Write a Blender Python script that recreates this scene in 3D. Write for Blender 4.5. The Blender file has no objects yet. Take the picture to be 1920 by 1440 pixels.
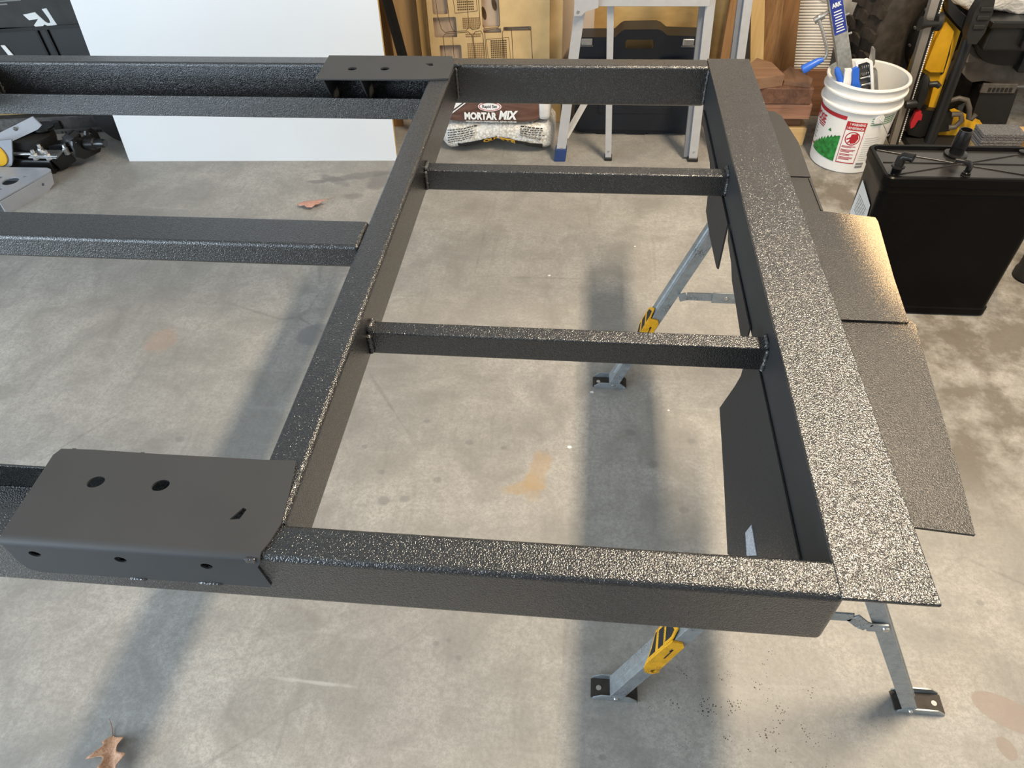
import bpy, bmesh, math, random
from mathutils import Vector, Matrix, noise as mnoise

random.seed(7)
S = bpy.context.scene
COL = S.collection

# ------------------------------------------------------------------ camera
R_RIGHT = Vector((0.9952116, 0.0932798, -0.02920179))
R_DOWN = Vector((0.04639979, -0.71380827, -0.69880241))
R_FWD = Vector((-0.08602863, 0.69410131, -0.71471844))
cam_d = bpy.data.cameras.new('camera')
cam_d.sensor_width = 36.0
cam_d.lens = 36.0 * 1326.8 / 1920.0
cam_d.clip_start = 0.02
cam = bpy.data.objects.new('camera', cam_d)
COL.objects.link(cam)
m = Matrix((( R_RIGHT.x, -R_DOWN.x, -R_FWD.x, 0.0),
            ( R_RIGHT.y, -R_DOWN.y, -R_FWD.y, 0.0),
            ( R_RIGHT.z, -R_DOWN.z, -R_FWD.z, 1.65),
            (0, 0, 0, 1)))
cam.matrix_world = m
S.camera = cam

# ------------------------------------------------------------------ world, lights, exposure
W = bpy.data.worlds.new('world'); S.world = W; W.use_nodes = True
bg = W.node_tree.nodes['Background']
bg.inputs['Color'].default_value = (0.80, 0.88, 1.0, 1)
bg.inputs['Strength'].default_value = 0.26

def area(name, loc, direction, sx, sy, power, color):
    d = bpy.data.lights.new(name, 'AREA'); d.shape = 'RECTANGLE'
    d.size = sx; d.size_y = sy; d.energy = power; d.color = color
    o = bpy.data.objects.new(name, d); COL.objects.link(o)
    o.location = loc
    o.rotation_euler = Vector(direction).to_track_quat('-Z', 'Y').to_euler()
    return o

# daylight entering through the open garage door on the left / camera side
area('daylight_door', (-3.6, -1.0, 1.25), (1.0, 0.45, -0.10), 3.4, 2.2, 172, (0.72, 0.865, 1.0))
# long ceiling strip lamp, right of the frame (runs along Y)
lamp = area('ceiling_lamp_light', (1.05, 1.5, 2.84), (0, 0, -1), 0.14, 1.25, 100, (1.0, 0.82, 0.60))
lamp.rotation_euler = (0, 0, 0)

S.view_settings.view_transform = 'Standard'
S.view_settings.look = 'None'
S.view_settings.gamma = 1.0
S.view_settings.use_curve_mapping = False
S.view_settings.exposure = 0.36

# ------------------------------------------------------------------ mesh helpers
WLOC = {}

class MB:
    def __init__(self):
        self.v = []; self.f = []
    def add(self, verts, faces, fn=None):
        b = len(self.v)
        for p in verts:
            p = Vector(p)
            self.v.append(fn(p) if fn else p)
        for f in faces:
            self.f.append([b + i for i in f])
        return self
    def box(self, x0, x1, y0, y1, z0, z1, fn=None):
        vs = [(x0,y0,z0),(x1,y0,z0),(x1,y1,z0),(x0,y1,z0),(x0,y0,z1),(x1,y0,z1),(x1,y1,z1),(x0,y1,z1)]
        fs = [(0,3,2,1),(4,5,6,7),(0,1,5,4),(1,2,6,5),(2,3,7,6),(3,0,4,7)]
        return self.add(vs, fs, fn)
    def beam(self, a, b, w, h, up=(0,0,1), ends=0):
        """box bar from a to b; w across, h along 'up'."""
        a = Vector(a); b = Vector(b); d = (b - a).normalized()
        u = Vector(up); s = d.cross(u).normalized(); u = s.cross(d).normalized()
        vs = []
        for p in (a, b):
            for i, j in ((-1,-1),(1,-1),(1,1),(-1,1)):
                vs.append(p + s*(i*w/2) + u*(j*h/2))
        fs = [(0,1,2,3),(7,6,5,4),(0,4,5,1),(1,5,6,2),(2,6,7,3),(3,7,4,0)]
        return self.add(vs, fs)
    def extrude(self, prof, a, b, up=(0,0,1)):
        """extrude a 2D profile (s,u) from a to b."""
        a = Vector(a); b = Vector(b); d = (b - a).normalized()
        u = Vector(up); s = d.cross(u).normalized(); u = s.cross(d).normalized()
        n = len(prof)
        vs = [a + s*x + u*y for x, y in prof] + [b + s*x + u*y for x, y in prof]
        fs = [tuple(range(n-1, -1, -1)), tuple(range(n, 2*n))]
        fs += [(i, (i+1) % n, n + (i+1) % n, n + i) for i in range(n)]
        return self.add(vs, fs)
    def tube(self, pts, r, n=10, cap=True):
        pts = [Vector(p) for p in pts]; k = len(pts)
        rs = r if isinstance(r, (list, tuple)) else [r]*k
        vs = []; fs = []
        up = Vector((0,0,1))
        prev = None
        for i, p in enumerate(pts):
            d = (pts[min(i+1,k-1)] - pts[max(i-1,0)]).normalized()
            if prev is None:
                s = d.cross(up)
                if s.length < 1e-3: s = d.cross(Vector((1,0,0)))
                s.normalize()
            else:
                s = (prev - d*prev.dot(d)).normalized()
            prev = s
            t = d.cross(s)
            for j in range(n):
                a = 2*math.pi*j/n
                vs.append(p + (s*math.cos(a) + t*math.sin(a))*rs[i])
        for i in range(k-1):
            for j in range(n):
                fs.append((i*n+j, i*n+(j+1)%n, (i+1)*n+(j+1)%n, (i+1)*n+j))
        if cap:
            fs.append(tuple(range(n-1,-1,-1))); fs.append(tuple((k-1)*n+j for j in range(n)))
        return self.add(vs, fs)
    def lathe(self, prof, n=32, fn=None):
        """prof: list of (r,z); about the Z axis through the origin."""
        vs = []; fs = []; k = len(prof)
        for r, z in prof:
            for j in range(n):
                a = 2*math.pi*j/n
                vs.append((r*math.cos(a), r*math.sin(a), z))
        for i in range(k-1):
            for j in range(n):
                fs.append((i*n+j, i*n+(j+1)%n, (i+1)*n+(j+1)%n, (i+1)*n+j))
        if prof[0][0] > 1e-6: fs.append(tuple(range(n-1,-1,-1)))
        if prof[-1][0] > 1e-6: fs.append(tuple((k-1)*n+j for j in range(n)))
        return self.add(vs, fs, fn)
    def prism(self, poly, t, fn, holes=()):
        """2D polygon (u,v) with holes, thickness t along w; fn maps (u,v,w) to the scene."""
        vs, fs = shape2d(poly, holes, t)
        return self.add(vs, fs, fn)
    def grid(self, nu, nv, fn, closed_u=False):
        vs = [fn(i/(nu-1), j/(nv-1)) for j in range(nv) for i in range(nu)]
        fs = [(j*nu+i, j*nu+i+1, (j+1)*nu+i+1, (j+1)*nu+i) for j in range(nv-1) for i in range(nu-1)]
        return self.add(vs, fs)
    def build(self, name, mat, parent=None, bevel=0.0, seg=2, smooth=None, kind=None, centre=True, weld=False):
        me = bpy.data.meshes.new(name)
        if centre and self.v:
            lo = Vector((min(p[i] for p in self.v) for i in range(3)))
            hi = Vector((max(p[i] for p in self.v) for i in range(3)))
            c = (lo + hi)/2
        else:
            c = Vector((0,0,0))
        me.from_pydata([tuple(p - c) for p in self.v], [], self.f)
        me.update()
        bm = bmesh.new(); bm.from_mesh(me)
        if weld: bmesh.ops.remove_doubles(bm, verts=bm.verts, dist=1e-5)
        bmesh.ops.recalc_face_normals(bm, faces=bm.faces)
        bm.to_mesh(me); bm.free()
        if mat: me.materials.append(mat)
        if smooth is not None:
            for p in me.polygons: p.use_smooth = True
            me.set_sharp_from_angle(angle=math.radians(smooth))
        o = bpy.data.objects.new(name, me); COL.objects.link(o)
        o.location = c
        WLOC[o] = c.copy()
        if parent is not None:
            o.parent = parent
            o.matrix_parent_inverse = Matrix.Translation(-WLOC[parent])
        if bevel:
            md = o.modifiers.new('bevel', 'BEVEL'); md.width = bevel; md.segments = seg
            md.limit_method = 'ANGLE'; md.angle_limit = math.radians(40)
            if smooth is None:
                for p in me.polygons: p.use_smooth = True
                me.set_sharp_from_angle(angle=math.radians(80))
                md.harden_normals = True
        if kind: o['kind'] = kind
        return o

def shape2d(outer, holes=(), t=0.002):
    cu = bpy.data.curves.new('tmp', 'CURVE'); cu.dimensions = '2D'; cu.fill_mode = 'BOTH'
    cu.extrude = t/2
    for poly in [outer] + list(holes):
        sp = cu.splines.new('POLY'); sp.points.add(len(poly)-1)
        for i, p in enumerate(poly): sp.points[i].co = (p[0], p[1], 0, 1)
        sp.use_cyclic_u = True
    return _curve_arrays(cu)

def _curve_arrays(cu):
    ob = bpy.data.objects.new('tmp', cu); COL.objects.link(ob)
    me = bpy.data.meshes.new_from_object(ob)
    vs = [v.co.copy() for v in me.vertices]; fs = [tuple(p.vertices) for p in me.polygons]
    bpy.data.objects.remove(ob); bpy.data.curves.remove(cu); bpy.data.meshes.remove(me)
    return vs, fs

def text2d(s, w, h, t=0.0006, bold=0.0, shear=0.0):
    """lettering fitted to a w x h box whose lower left corner is the origin."""
    cu = bpy.data.curves.new('tmp', 'FONT'); cu.body = s; cu.size = 1.0
    cu.resolution_u = 3; cu.offset = bold; cu.shear = shear; cu.fill_mode = 'BOTH'; cu.extrude = 0.01
    vs, fs = _curve_arrays(cu)
    x0 = min(v.x for v in vs); x1 = max(v.x for v in vs); y0 = min(v.y for v in vs); y1 = max(v.y for v in vs)
    vs = [Vector(((v.x-x0)/(x1-x0)*w, (v.y-y0)/(y1-y0)*h, t/2 if v.z > 0 else -t/2)) for v in vs]
    return vs, fs

def circle(cx, cy, rx, ry=None, n=20, rot=0.0):
    ry = rx if ry is None else ry
    c, s = math.cos(rot), math.sin(rot)
    out = []
    for i in range(n):
        a = 2*math.pi*i/n; x = rx*math.cos(a); y = ry*math.sin(a)
        out.append((cx + x*c - y*s, cy + x*s + y*c))
    return out

def XZ(y):  # (u,v,w) -> x=u, z=v, y = y + w
    return lambda p: Vector((p.x, y + p.z, p.y))
def XY(z):
    return lambda p: Vector((p.x, p.y, z + p.z))
def YZ(x):
    return lambda p: Vector((x + p.z, p.x, p.y))

def thing(name, loc, label, cat, group=None):
    o = bpy.data.objects.new(name, None); COL.objects.link(o)
    o.empty_display_size = 0.05
    o.location = loc; WLOC[o] = Vector(loc)
    return tag(o, label, cat, group)

def tag(o, label=None, cat=None, group=None, kind=None):
    if label: o['label'] = label
    if cat: o['category'] = cat
    if group: o['group'] = group
    if kind: o['kind'] = kind
    return o

def cut(o, cutters):
    """apply the object's modifiers and subtract cutter objects for real holes."""
    for c in cutters:
        md = o.modifiers.new('cut', 'BOOLEAN'); md.operation = 'DIFFERENCE'; md.object = c; md.solver = 'EXACT'
    dg = bpy.context.evaluated_depsgraph_get(); dg.update()
    me = bpy.data.meshes.new_from_object(o.evaluated_get(dg))
    o.modifiers.clear(); o.data = me
    for c in cutters: bpy.data.objects.remove(c)

# ------------------------------------------------------------------ material helpers
class NT:
    def __init__(self, name):
        self.m = bpy.data.materials.new(name); self.m.use_nodes = True
        self.t = self.m.node_tree; self.n = self.t.nodes; self.l = self.t.links
        self.b = self.n['Principled BSDF']
        self._pos = None
    def node(self, typ, **kw):
        n = self.n.new(typ)
        for k, v in kw.items(): setattr(n, k, v)
        return n
    def link(self, a, b): self.l.new(a, b)
    def pos(self):
        if self._pos is None: self._pos = self.node('ShaderNodeNewGeometry').outputs['Position']
        return self._pos
    def mapped(self, scale=(1,1,1), rot=(0,0,0), loc=(0,0,0), src=None):
        mp = self.node('ShaderNodeMapping')
        mp.inputs['Scale'].default_value = scale; mp.inputs['Rotation'].default_value = rot; mp.inputs['Location'].default_value = loc
        self.link(src or self.pos(), mp.inputs['Vector']); return mp.outputs['Vector']
    def noise(self, scale, detail=3, rough=0.5, vec=None, dist=0.0):
        n = self.node('ShaderNodeTexNoise'); n.inputs['Scale'].default_value = scale
        n.inputs['Detail'].default_value = detail; n.inputs['Roughness'].default_value = rough
        n.inputs['Distortion'].default_value = dist
        self.link(vec or self.pos(), n.inputs['Vector']); return n.outputs['Fac']
    def voronoi(self, scale, feature='F1', vec=None, out='Distance', smooth=None):
        n = self.node('ShaderNodeTexVoronoi', feature=feature); n.inputs['Scale'].default_value = scale
        self.link(vec or self.pos(), n.inputs['Vector']); return n.outputs[out]
    def ramp(self, fac, stops, interp='LINEAR'):
        r = self.node('ShaderNodeValToRGB'); r.color_ramp.interpolation = interp
        e = r.color_ramp.elements
        while len(e) < len(stops): e.new(0.5)
        for i, (p, c) in enumerate(stops):
            e[i].position = p
            e[i].color = (c, c, c, 1) if isinstance(c, (int, float)) else (*c, 1)
        self.link(fac, r.inputs['Fac']); return r.outputs['Color']
    def mix(self, fac, a, b, mode='MIX'):
        mx = self.node('ShaderNodeMix', data_type='RGBA', blend_type=mode)
        for sock, v in ((mx.inputs[0], fac), (mx.inputs[6], a), (mx.inputs[7], b)):
            if isinstance(v, (int, float)): sock.default_value = v
            elif isinstance(v, tuple): sock.default_value = (*v, 1)
            else: self.link(v, sock)
        return mx.outputs[2]
    def math(self, op, a, b=0.0, c=None, clamp=False):
        mn = self.node('ShaderNodeMath', operation=op, use_clamp=clamp)
        for i, v in enumerate((a, b) if c is None else (a, b, c)):
            if isinstance(v, (int, float)): mn.inputs[i].default_value = v
            else: self.link(v, mn.inputs[i])
        return mn.outputs[0]
    def bump(self, h, strength=0.5, dist=0.002, normal=None):
        b = self.node('ShaderNodeBump'); b.inputs['Strength'].default_value = strength; b.inputs['Distance'].default_value = dist
        self.link(h, b.inputs['Height'])
        if normal: self.link(normal, b.inputs['Normal'])
        self.link(b.outputs['Normal'], self.b.inputs['Normal']); return b.outputs['Normal']
    def color(self, c):
        if isinstance(c, tuple): self.b.inputs['Base Color'].default_value = (*c, 1)
        else: self.link(c, self.b.inputs['Base Color'])
    def set(self, rough=None, metal=None, spec=None, **kw):
        if rough is not None:
            if isinstance(rough, (int, float)): self.b.inputs['Roughness'].default_value = rough
            else: self.link(rough, self.b.inputs['Roughness'])
        if metal is not None: self.b.inputs['Metallic'].default_value = metal
        if spec is not None: self.b.inputs['Specular IOR Level'].default_value = spec
        for k, v in kw.items(): self.b.inputs[k].default_value = v

def plain(name, c, rough=0.5, metal=0.0, spec=0.5, var=0.12, vscale=25, bump=0.0, bscale=200):
    t = NT(name)
    if var:
        f = t.noise(vscale, 4)
        lo = tuple(x*(1-var) for x in c); hi = tuple(min(1, x*(1+var)) for x in c)
        t.color(t.ramp(f, [(0.3, lo), (0.7, hi)]))
    else: t.color(c)
    t.set(rough, metal, spec)
    if bump: t.bump(t.noise(bscale, 2), bump, 0.001)
    return t.m

def wood(name, c1, c2, axis='z', scale=14, rough=0.6, stretch=0.06):
    t = NT(name)
    sc = {'x': (stretch, 1, 1), 'y': (1, stretch, 1), 'z': (1, 1, stretch)}[axis]
    v = t.mapped(scale=sc)
    f = t.noise(scale, 5, 0.6, v, 1.4)
    g = t.noise(scale*9, 3, 0.6, v)
    f2 = t.math('MULTIPLY_ADD', g, 0.35, t.math('MULTIPLY', f, 0.75))
    t.color(t.ramp(f2, [(0.32, c1), (0.72, c2)]))
    t.set(rough); t.bump(g, 0.15, 0.001)
    return t.m

def speckled(name, c, rough, metal, speck=(0.012, 0.012, 0.012), amount=0.10):
    """painted / galvanised steel with fine black overspray droplets"""
    t = NT(name)
    base = t.ramp(t.noise(60, 3), [(0.3, tuple(x*0.85 for x in c)), (0.7, tuple(min(1, x*1.1) for x in c))])
    d = t.voronoi(430)
    n = t.noise(22, 3)
    dots = t.math('LESS_THAN', d, t.math('MULTIPLY_ADD', t.math('SUBTRACT', n, 0.42, clamp=True), amount*6.0, amount*0.55))
    t.color(t.mix(dots, base, speck)); t.set(rough, metal)
    return t.m

# textured truck-bed style paint
def bedliner(name, c=(0.0075, 0.0075, 0.008), rough=0.22, strength=1.0, scale=520):
    t = NT(name)
    big = t.noise(9, 3)
    t.color(t.ramp(big, [(0.3, tuple(x*0.8 for x in c)), (0.7, tuple(x*1.25 for x in c))]))
    n1 = t.noise(scale, 1, 0.5); v = t.voronoi(scale*0.95, 'SMOOTH_F1')
    h = t.math('ADD', n1, t.math('MULTIPLY', v, -0.9))
    t.bump(h, strength, 0.00095)
    t.set(t.ramp(t.noise(scale*1.3, 1), [(0.35, rough-0.06), (0.7, rough+0.10)]), 0.0, 0.95, **{'Coat Weight': 0.6, 'Coat Roughness': 0.13})
    n_ = [q for q in t.n if q.type == 'BUMP'][0]; t.link(n_.outputs['Normal'], t.b.inputs['Coat Normal'])
    return t.m

M_BED = bedliner('textured_black_paint')
M_SMOOTH = plain('smooth_grey_paint', (0.050, 0.051, 0.053), 0.55, 0, 0.4, 0.06, 8)
M_WELD = bedliner('weld_black_paint', (0.02, 0.02, 0.021), 0.3, 0.9, 420)
M_BLACK = plain('black_plastic', (0.012, 0.012, 0.012), 0.42, 0, 0.5, 0.1)
M_BLACKG = plain('gloss_black_plastic', (0.009, 0.009, 0.0095), 0.22, 0, 0.5, 0.05)
M_DARK = plain('dark_rubber', (0.016, 0.015, 0.014), 0.6, 0, 0.4, 0.2, 60)
M_ALU = plain('brushed_aluminium', (0.52, 0.52, 0.525), 0.36, 0.35, 0.5, 0.05, 30)
M_STEEL = plain('zinc_steel', (0.55, 0.55, 0.54), 0.30, 0.9, 0.5, 0.12, 50)
M_GALV = speckled('galvanised_steel_speckled', (0.32, 0.345, 0.355), 0.40, 0.40, amount=0.18)
M_GREYP = plain('grey_painted_steel', (0.36, 0.38, 0.42), 0.42, 0.1, 0.5, 0.05)
M_YELLOW = plain('yellow_plastic', (0.72, 0.40, 0.02), 0.40, 0, 0.5, 0.06)
M_YSPECK = speckled('yellow_latch_speckled', (0.80, 0.40, 0.01), 0.4, 0.0, amount=0.20)
M_BLUE = plain('blue_plastic', (0.03, 0.14, 0.62), 0.35, 0, 0.5, 0.05)
M_NAVY = plain('navy_foot_plastic', (0.018, 0.045, 0.15), 0.45, 0, 0.5, 0.1)
M_RED = plain('red_plastic', (0.50, 0.02, 0.03), 0.4, 0, 0.5, 0.05)
M_WHITE = plain('white_laminate', (0.70, 0.72, 0.735), 0.35, 0, 0.5, 0.015, 3)
M_PAPER = plain('white_print', (0.82, 0.82, 0.80), 0.5, 0, 0.4, 0.03)
M_INK = plain('black_print', (0.02, 0.02, 0.02), 0.55, 0, 0.3, 0)
M_REDINK = plain('red_print', (0.42, 0.02, 0.03), 0.5, 0, 0.4, 0.05)
M_GREENINK = plain('green_print', (0.02, 0.20, 0.035), 0.5, 0, 0.4, 0.5, 60)
M_GREENPALE = plain('pale_green_print', (0.12, 0.30, 0.16), 0.5, 0, 0.4, 0.1)
M_GREYINK = plain('grey_print', (0.22, 0.22, 0.21), 0.55, 0, 0.3, 0)
M_PINE = wood('pale_pine', (0.45, 0.29, 0.10), (0.66, 0.47, 0.22), 'z', 10)
M_PLY = wood('plywood', (0.40, 0.24, 0.10), (0.62, 0.42, 0.21), 'z', 9)
M_PLYEDGE = wood('plywood_edge', (0.30, 0.19, 0.08), (0.55, 0.38, 0.2), 'x', 30)
M_MDF = plain('laser_cut_sheet_face', (0.60, 0.42, 0.20), 0.6, 0, 0.3, 0.08, 18)
M_BROWN = wood('reddish_brown_wood', (0.11, 0.045, 0.022), (0.26, 0.13, 0.07), 'x', 16)
M_BROWNV = wood('brown_plank', (0.13, 0.06, 0.02), (0.34, 0.18, 0.07), 'z', 16)
M_PINEX = wood('pine_beam_grain', (0.36, 0.21, 0.08), (0.62, 0.43, 0.20), 'x', 12)
M_SCORCH_SHADE = plain('scorch_and_shadow_mark', (0.09, 0.055, 0.025), 0.7, 0, 0.2, 0.3, 40)

# concrete
def concrete():
    t = NT('concrete_floor')
    p = t.pos()
    a = t.noise(1.1, 5, 0.6); b = t.noise(5.5, 6, 0.62, None, 0.6); c = t.noise(38, 4, 0.6); d = t.noise(240, 2)
    base = t.ramp(a, [(0.30, (0.315, 0.30, 0.275)), (0.68, (0.48, 0.462, 0.428))])
    base = t.mix(t.ramp(b, [(0.34, 0.75), (0.60, 0.0)]), base, (0.235, 0.225, 0.205))
    base = t.mix(t.ramp(c, [(0.35, 0.34), (0.58, 0.0)]), base, (0.24, 0.23, 0.21))
    base = t.mix(t.ramp(t.noise(95, 4, 0.65), [(0.38, 0.38), (0.56, 0.0)]), base, (0.21, 0.20, 0.18))
    base = t.mix(t.ramp(d, [(0.30, 0.50), (0.54, 0.0)]), base, (0.25, 0.24, 0.22))
    # trowel swirls: stretched scratches
    v = t.mapped(scale=(1, 0.10, 1), rot=(0, 0, math.radians(-32)))
    base = t.mix(t.ramp(t.noise(34, 3, 0.55, v, 0.4), [(0.57, 0.0), (0.74, 0.30)]), base, (0.20, 0.19, 0.175))
    v2 = t.mapped(scale=(0.10, 1, 1), rot=(0, 0, math.radians(-32)))
    base = t.mix(t.ramp(t.noise(30, 3, 0.55, v2), [(0.60, 0.0), (0.80, 0.14)]), base, (0.60, 0.59, 0.56))
    # dark aged zone of the slab at the right, worn off in flakes
    sep = t.node('ShaderNodeSeparateXYZ'); t.link(p, sep.inputs[0])
    edge = t.math('ADD', sep.outputs['X'], t.math('MULTIPLY', t.noise(2.6, 5, 0.65), 0.75))
    zone = t.math('MULTIPLY', t.math('SUBTRACT', edge, 1.25, clamp=True), 5.0, clamp=True)
    yb = t.math('MULTIPLY', t.math('SUBTRACT', sep.outputs['Y'], 1.05, clamp=True), 3.0, clamp=True)
    flake = t.ramp(t.noise(5, 9, 0.68), [(0.42, 0.05), (0.56, 0.8)])
    base = t.mix(t.math('MULTIPLY', t.math('MULTIPLY', zone, yb), flake), base, (0.115, 0.096, 0.072))
    def blob(cx, cy, rx, ry, rot, col, strength, soft=0.35, nz=0.5, nscale=18):
        nonlocal base
        mp = t.node('ShaderNodeMapping', vector_type='TEXTURE')
        mp.inputs['Location'].default_value = (cx, cy, 0); mp.inputs['Rotation'].default_value = (0, 0, rot)
        mp.inputs['Scale'].default_value = (rx, ry, 1)
        t.link(p, mp.inputs['Vector'])
        ln = t.node('ShaderNodeVectorMath', operation='LENGTH'); t.link(mp.outputs[0], ln.inputs[0])
        e = t.math('ADD', ln.outputs['Value'], t.math('MULTIPLY', t.math('SUBTRACT', t.noise(nscale, 4), 0.5), nz*2))
        fac = t.math('MULTIPLY', t.math('DIVIDE', t.math('SUBTRACT', 1.0, e), soft, clamp=True), strength)
        base = t.mix(fac, base, col)
    dk = (0.16, 0.155, 0.15); rust = (0.36, 0.26, 0.15)
    blob(-1.03, 2.90, 0.20, 0.035, 0.3, dk, 0.6); blob(-0.93, 2.86, 0.06, 0.09, 0, dk, 0.6); blob(-1.14, 2.86, 0.10, 0.03, -0.5, dk, 0.5)
    blob(-1.22, 2.84, 0.05, 0.02, 0, dk, 0.6); blob(-1.02, 2.72, 0.05, 0.03, 0.4, dk, 0.5, nz=0.9)
    blob(-0.09, 1.25, 0.035, 0.10, -0.25, rust, 0.55, nz=0.8); blob(-0.13, 1.19, 0.06, 0.025, 0.2, rust, 0.6, nz=0.9)
    blob(-0.10, 1.20, 0.025, 0.05, 0.2, rust, 0.5, nz=0.9); blob(-1.46, 1.74, 0.06, 0.08, 0, (0.40, 0.27, 0.19), 0.4)
    blob(0.985, 0.665, 0.075, 0.036, -0.45, (0.28, 0.225, 0.195), 0.75, 0.06, 0.06, 9)
    blob(0.955, 0.590, 0.018, 0.026, 0.3, (0.26, 0.21, 0.18), 0.7, 0.1, 0.1)
    for (x, y, r) in ((-0.449,1.423,.012),(-0.378,1.202,.016),(-0.547,1.219,.014),(-0.304,1.347,.016),(-0.198,1.334,.011),(0.243,1.304,.02),
                      (0.32,1.15,.018),(-0.52,1.12,.022),(-0.46,1.13,.018),(0.14,1.60,.012),(-0.62,1.31,.012),(0.18,1.42,.02),(0.36,1.40,.016),
                      (-1.20,1.30,.018),(-0.95,1.12,.012),(-0.86,1.09,.016),(-0.30,.72,.010),(-0.24,.69,.010),(-0.27,.73,.008),(0.10,.50,.01),(1.02,.93,.012)):
        blob(x, y, r, r*0.8, 0, (0.20, 0.195, 0.185), 0.62, 0.4, 0.25, 40)
    blob(-0.41, 2.30, 0.10, 0.045, 0.2, (0.27, 0.26, 0.245), 0.45); blob(-0.92, 1.80, 0.075, 0.06, 0.3, (0.20, 0.20, 0.20), 0.7, 0.2, 0.15)  # both dark patches paint cast shade of rail and crossmember on the slab
    blob(-0.57, 0.605, 0.13, 0.006, -0.03, (0.70, 0.69, 0.67), 0.35, 0.8, 0.8)
    for (x, y, r) in ((0.061,1.583,.007),(-0.002,1.351,.0075),(-0.11,2.19,.006),(0.30,1.52,.004),(-0.75,2.02,.005),(0.22,2.40,.004)):
        blob(x, y, r, r*0.8, 0, (0.85, 0.84, 0.80), 0.95, 0.3, 0.05)
    # hairline cracks
    cr = t.voronoi(0.75, 'DISTANCE_TO_EDGE', t.mapped(loc=(0.31, 0.12, 0.0)))
    wv = t.node('ShaderNodeVectorMath', operation='ADD')
    crack = t.ramp(t.math('ADD', cr, t.math('MULTIPLY', t.math('SUBTRACT', t.noise(7, 4), 0.5), 0.02)), [(0.0005, 0.5), (0.0022, 0.0)])
    base = t.mix(t.math('MULTIPLY', crack, t.ramp(t.noise(1.7, 2), [(0.45, 0.0), (0.6, 0.6)])), base, (0.13, 0.12, 0.11))
    # grey-black overspray droplets under the painted end
    dx = t.math('ABSOLUTE', t.math('SUBTRACT', sep.outputs['X'], 0.42)); dy = t.math('ABSOLUTE', t.math('SUBTRACT', sep.outputs['Y'], 0.62))
    near = t.math('SUBTRACT', 1.0, t.math('ADD', t.math('MULTIPLY', dx, 2.1), t.math('MULTIPLY', dy, 2.1)), clamp=True)
    dots = t.math('LESS_THAN', t.voronoi(160), t.math('MULTIPLY', t.math('MULTIPLY', near, t.ramp(t.noise(20, 3), [(0.42, 0.0), (0.7, 1.0)])), 0.42))
    base = t.mix(dots, base, (0.03, 0.03, 0.03))
    t.color(base); t.set(t.ramp(b, [(0.3, 0.42), (0.7, 0.68)]), 0.0, 0.35)
    t.bump(t.math('ADD', t.math('MULTIPLY', c, 0.7), t.math('MULTIPLY', d, 0.5)), 0.18, 0.002)
    return t.m
M_CONC = concrete()

# ------------------------------------------------------------------ setting
def structure(name, mb, mat):
    o = mb.build(name, mat, centre=False); o['kind'] = 'structure'; return o
structure('floor', MB().box(-5.0, 3.0, -3.2, 4.05, -0.10, 0.0), M_CONC)
M_PLASTER = plain('painted_plasterboard', (0.66, 0.66, 0.65), 0.8, 0, 0.3, 0.05, 4)
structure('wall_back', MB().box(-5.0, 3.0, 3.95, 4.05, 0.0, 2.95), M_PLASTER)
structure('wall_right', MB().box(2.9, 3.0, -3.2, 3.95, 0.0, 2.95), M_PLASTER)
structure('ceiling', MB().box(-5.0, 3.0, -3.2, 4.05, 2.95, 3.05), M_PLASTER)

# ceiling strip lamp fitting (its light is set at the top)
t = thing('strip_lamp', (1.05, 1.5, 2.86), 'long white strip lamp fixed to the garage ceiling', 'lamp')
MB().box(0.95, 1.15, 0.72, 2.28, 2.875, 2.95).build('housing', M_PAPER, t, bevel=0.006)

# ------------------------------------------------------------------ trailer frame
FR = thing('trailer_chassis', (-0.6, 1.25, 0.737),
           'black textured steel trailer frame lying flat across the sawhorse', 'trailer chassis')
XL = -2.75
ZB, ZT = 0.737, 0.850
rail = MB().box(XL, 0.340, 0.443, 0.497, ZB, ZT).build('side_rail', M_BED, FR, bevel=0.009, seg=4)
cutters = []
for hx, hz in ((-0.715, 0.823), (-0.592, 0.824), (-0.472, 0.823)):
    c = MB().lathe([(0.0085, -0.03), (0.0085, 0.03)], 20, lambda p, hx=hx, hz=hz: Vector((hx + p.x, 0.445 + p.z, hz + p.y*0.8))).build('cutter', None)
    cutters.append(c)
cut(rail, cutters)
MB().box(XL, 0.336, 2.030, 2.087, ZB, ZT).build('side_rail', M_BED, FR, bevel=0.009, seg=4)
# inner ledge channels with an upturned lip
for rail_y, lip_y, s in ((0.497, 0.604, 1), (2.030, 1.924, -1)):
    y0, y1 = sorted((rail_y, lip_y))
    prof = [(rail_y, ZB), (lip_y, ZB), (lip_y, 0.797), (lip_y - s*0.005, 0.797), (lip_y - s*0.005, ZB+0.005), (rail_y, ZB+0.005)]
    mb = MB(); n = len(prof); x0, x1 = XL, -0.437
    mb.add([(x0, y, z) for y, z in prof] + [(x1, y, z) for y, z in prof],
           [tuple(range(n)), tuple(range(2*n-1, n-1, -1))] + [(i, (i+1) % n, n+(i+1) % n, n+i) for i in range(n)])
    mb.build('ledge_channel', M_BED, FR, bevel=0.0015)
# crossmembers
MB().box(-0.437, -0.377, 0.495, 2.032, 0.749, ZT).build('crossmember', M_BED, FR, bevel=0.009, seg=4)
MB().box(-1.865, -1.805, 0.495, 2.032, 0.749, ZT).build('crossmember', M_BED, FR, bevel=0.009, seg=4)
MB().box(XL, -0.436, 1.134, 1.229, 0.797, ZT).build('centre_beam', M_BED, FR, bevel=0.008, seg=4)
for y0, y1, z0 in ((0.933, 0.966, 0.753), (1.513, 1.550, 0.755)):
    MB().box(-0.378, 0.337, y0, y1, z0, z0+0.053).build('cross_tube', M_BED, FR, bevel=0.004, seg=3)
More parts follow.
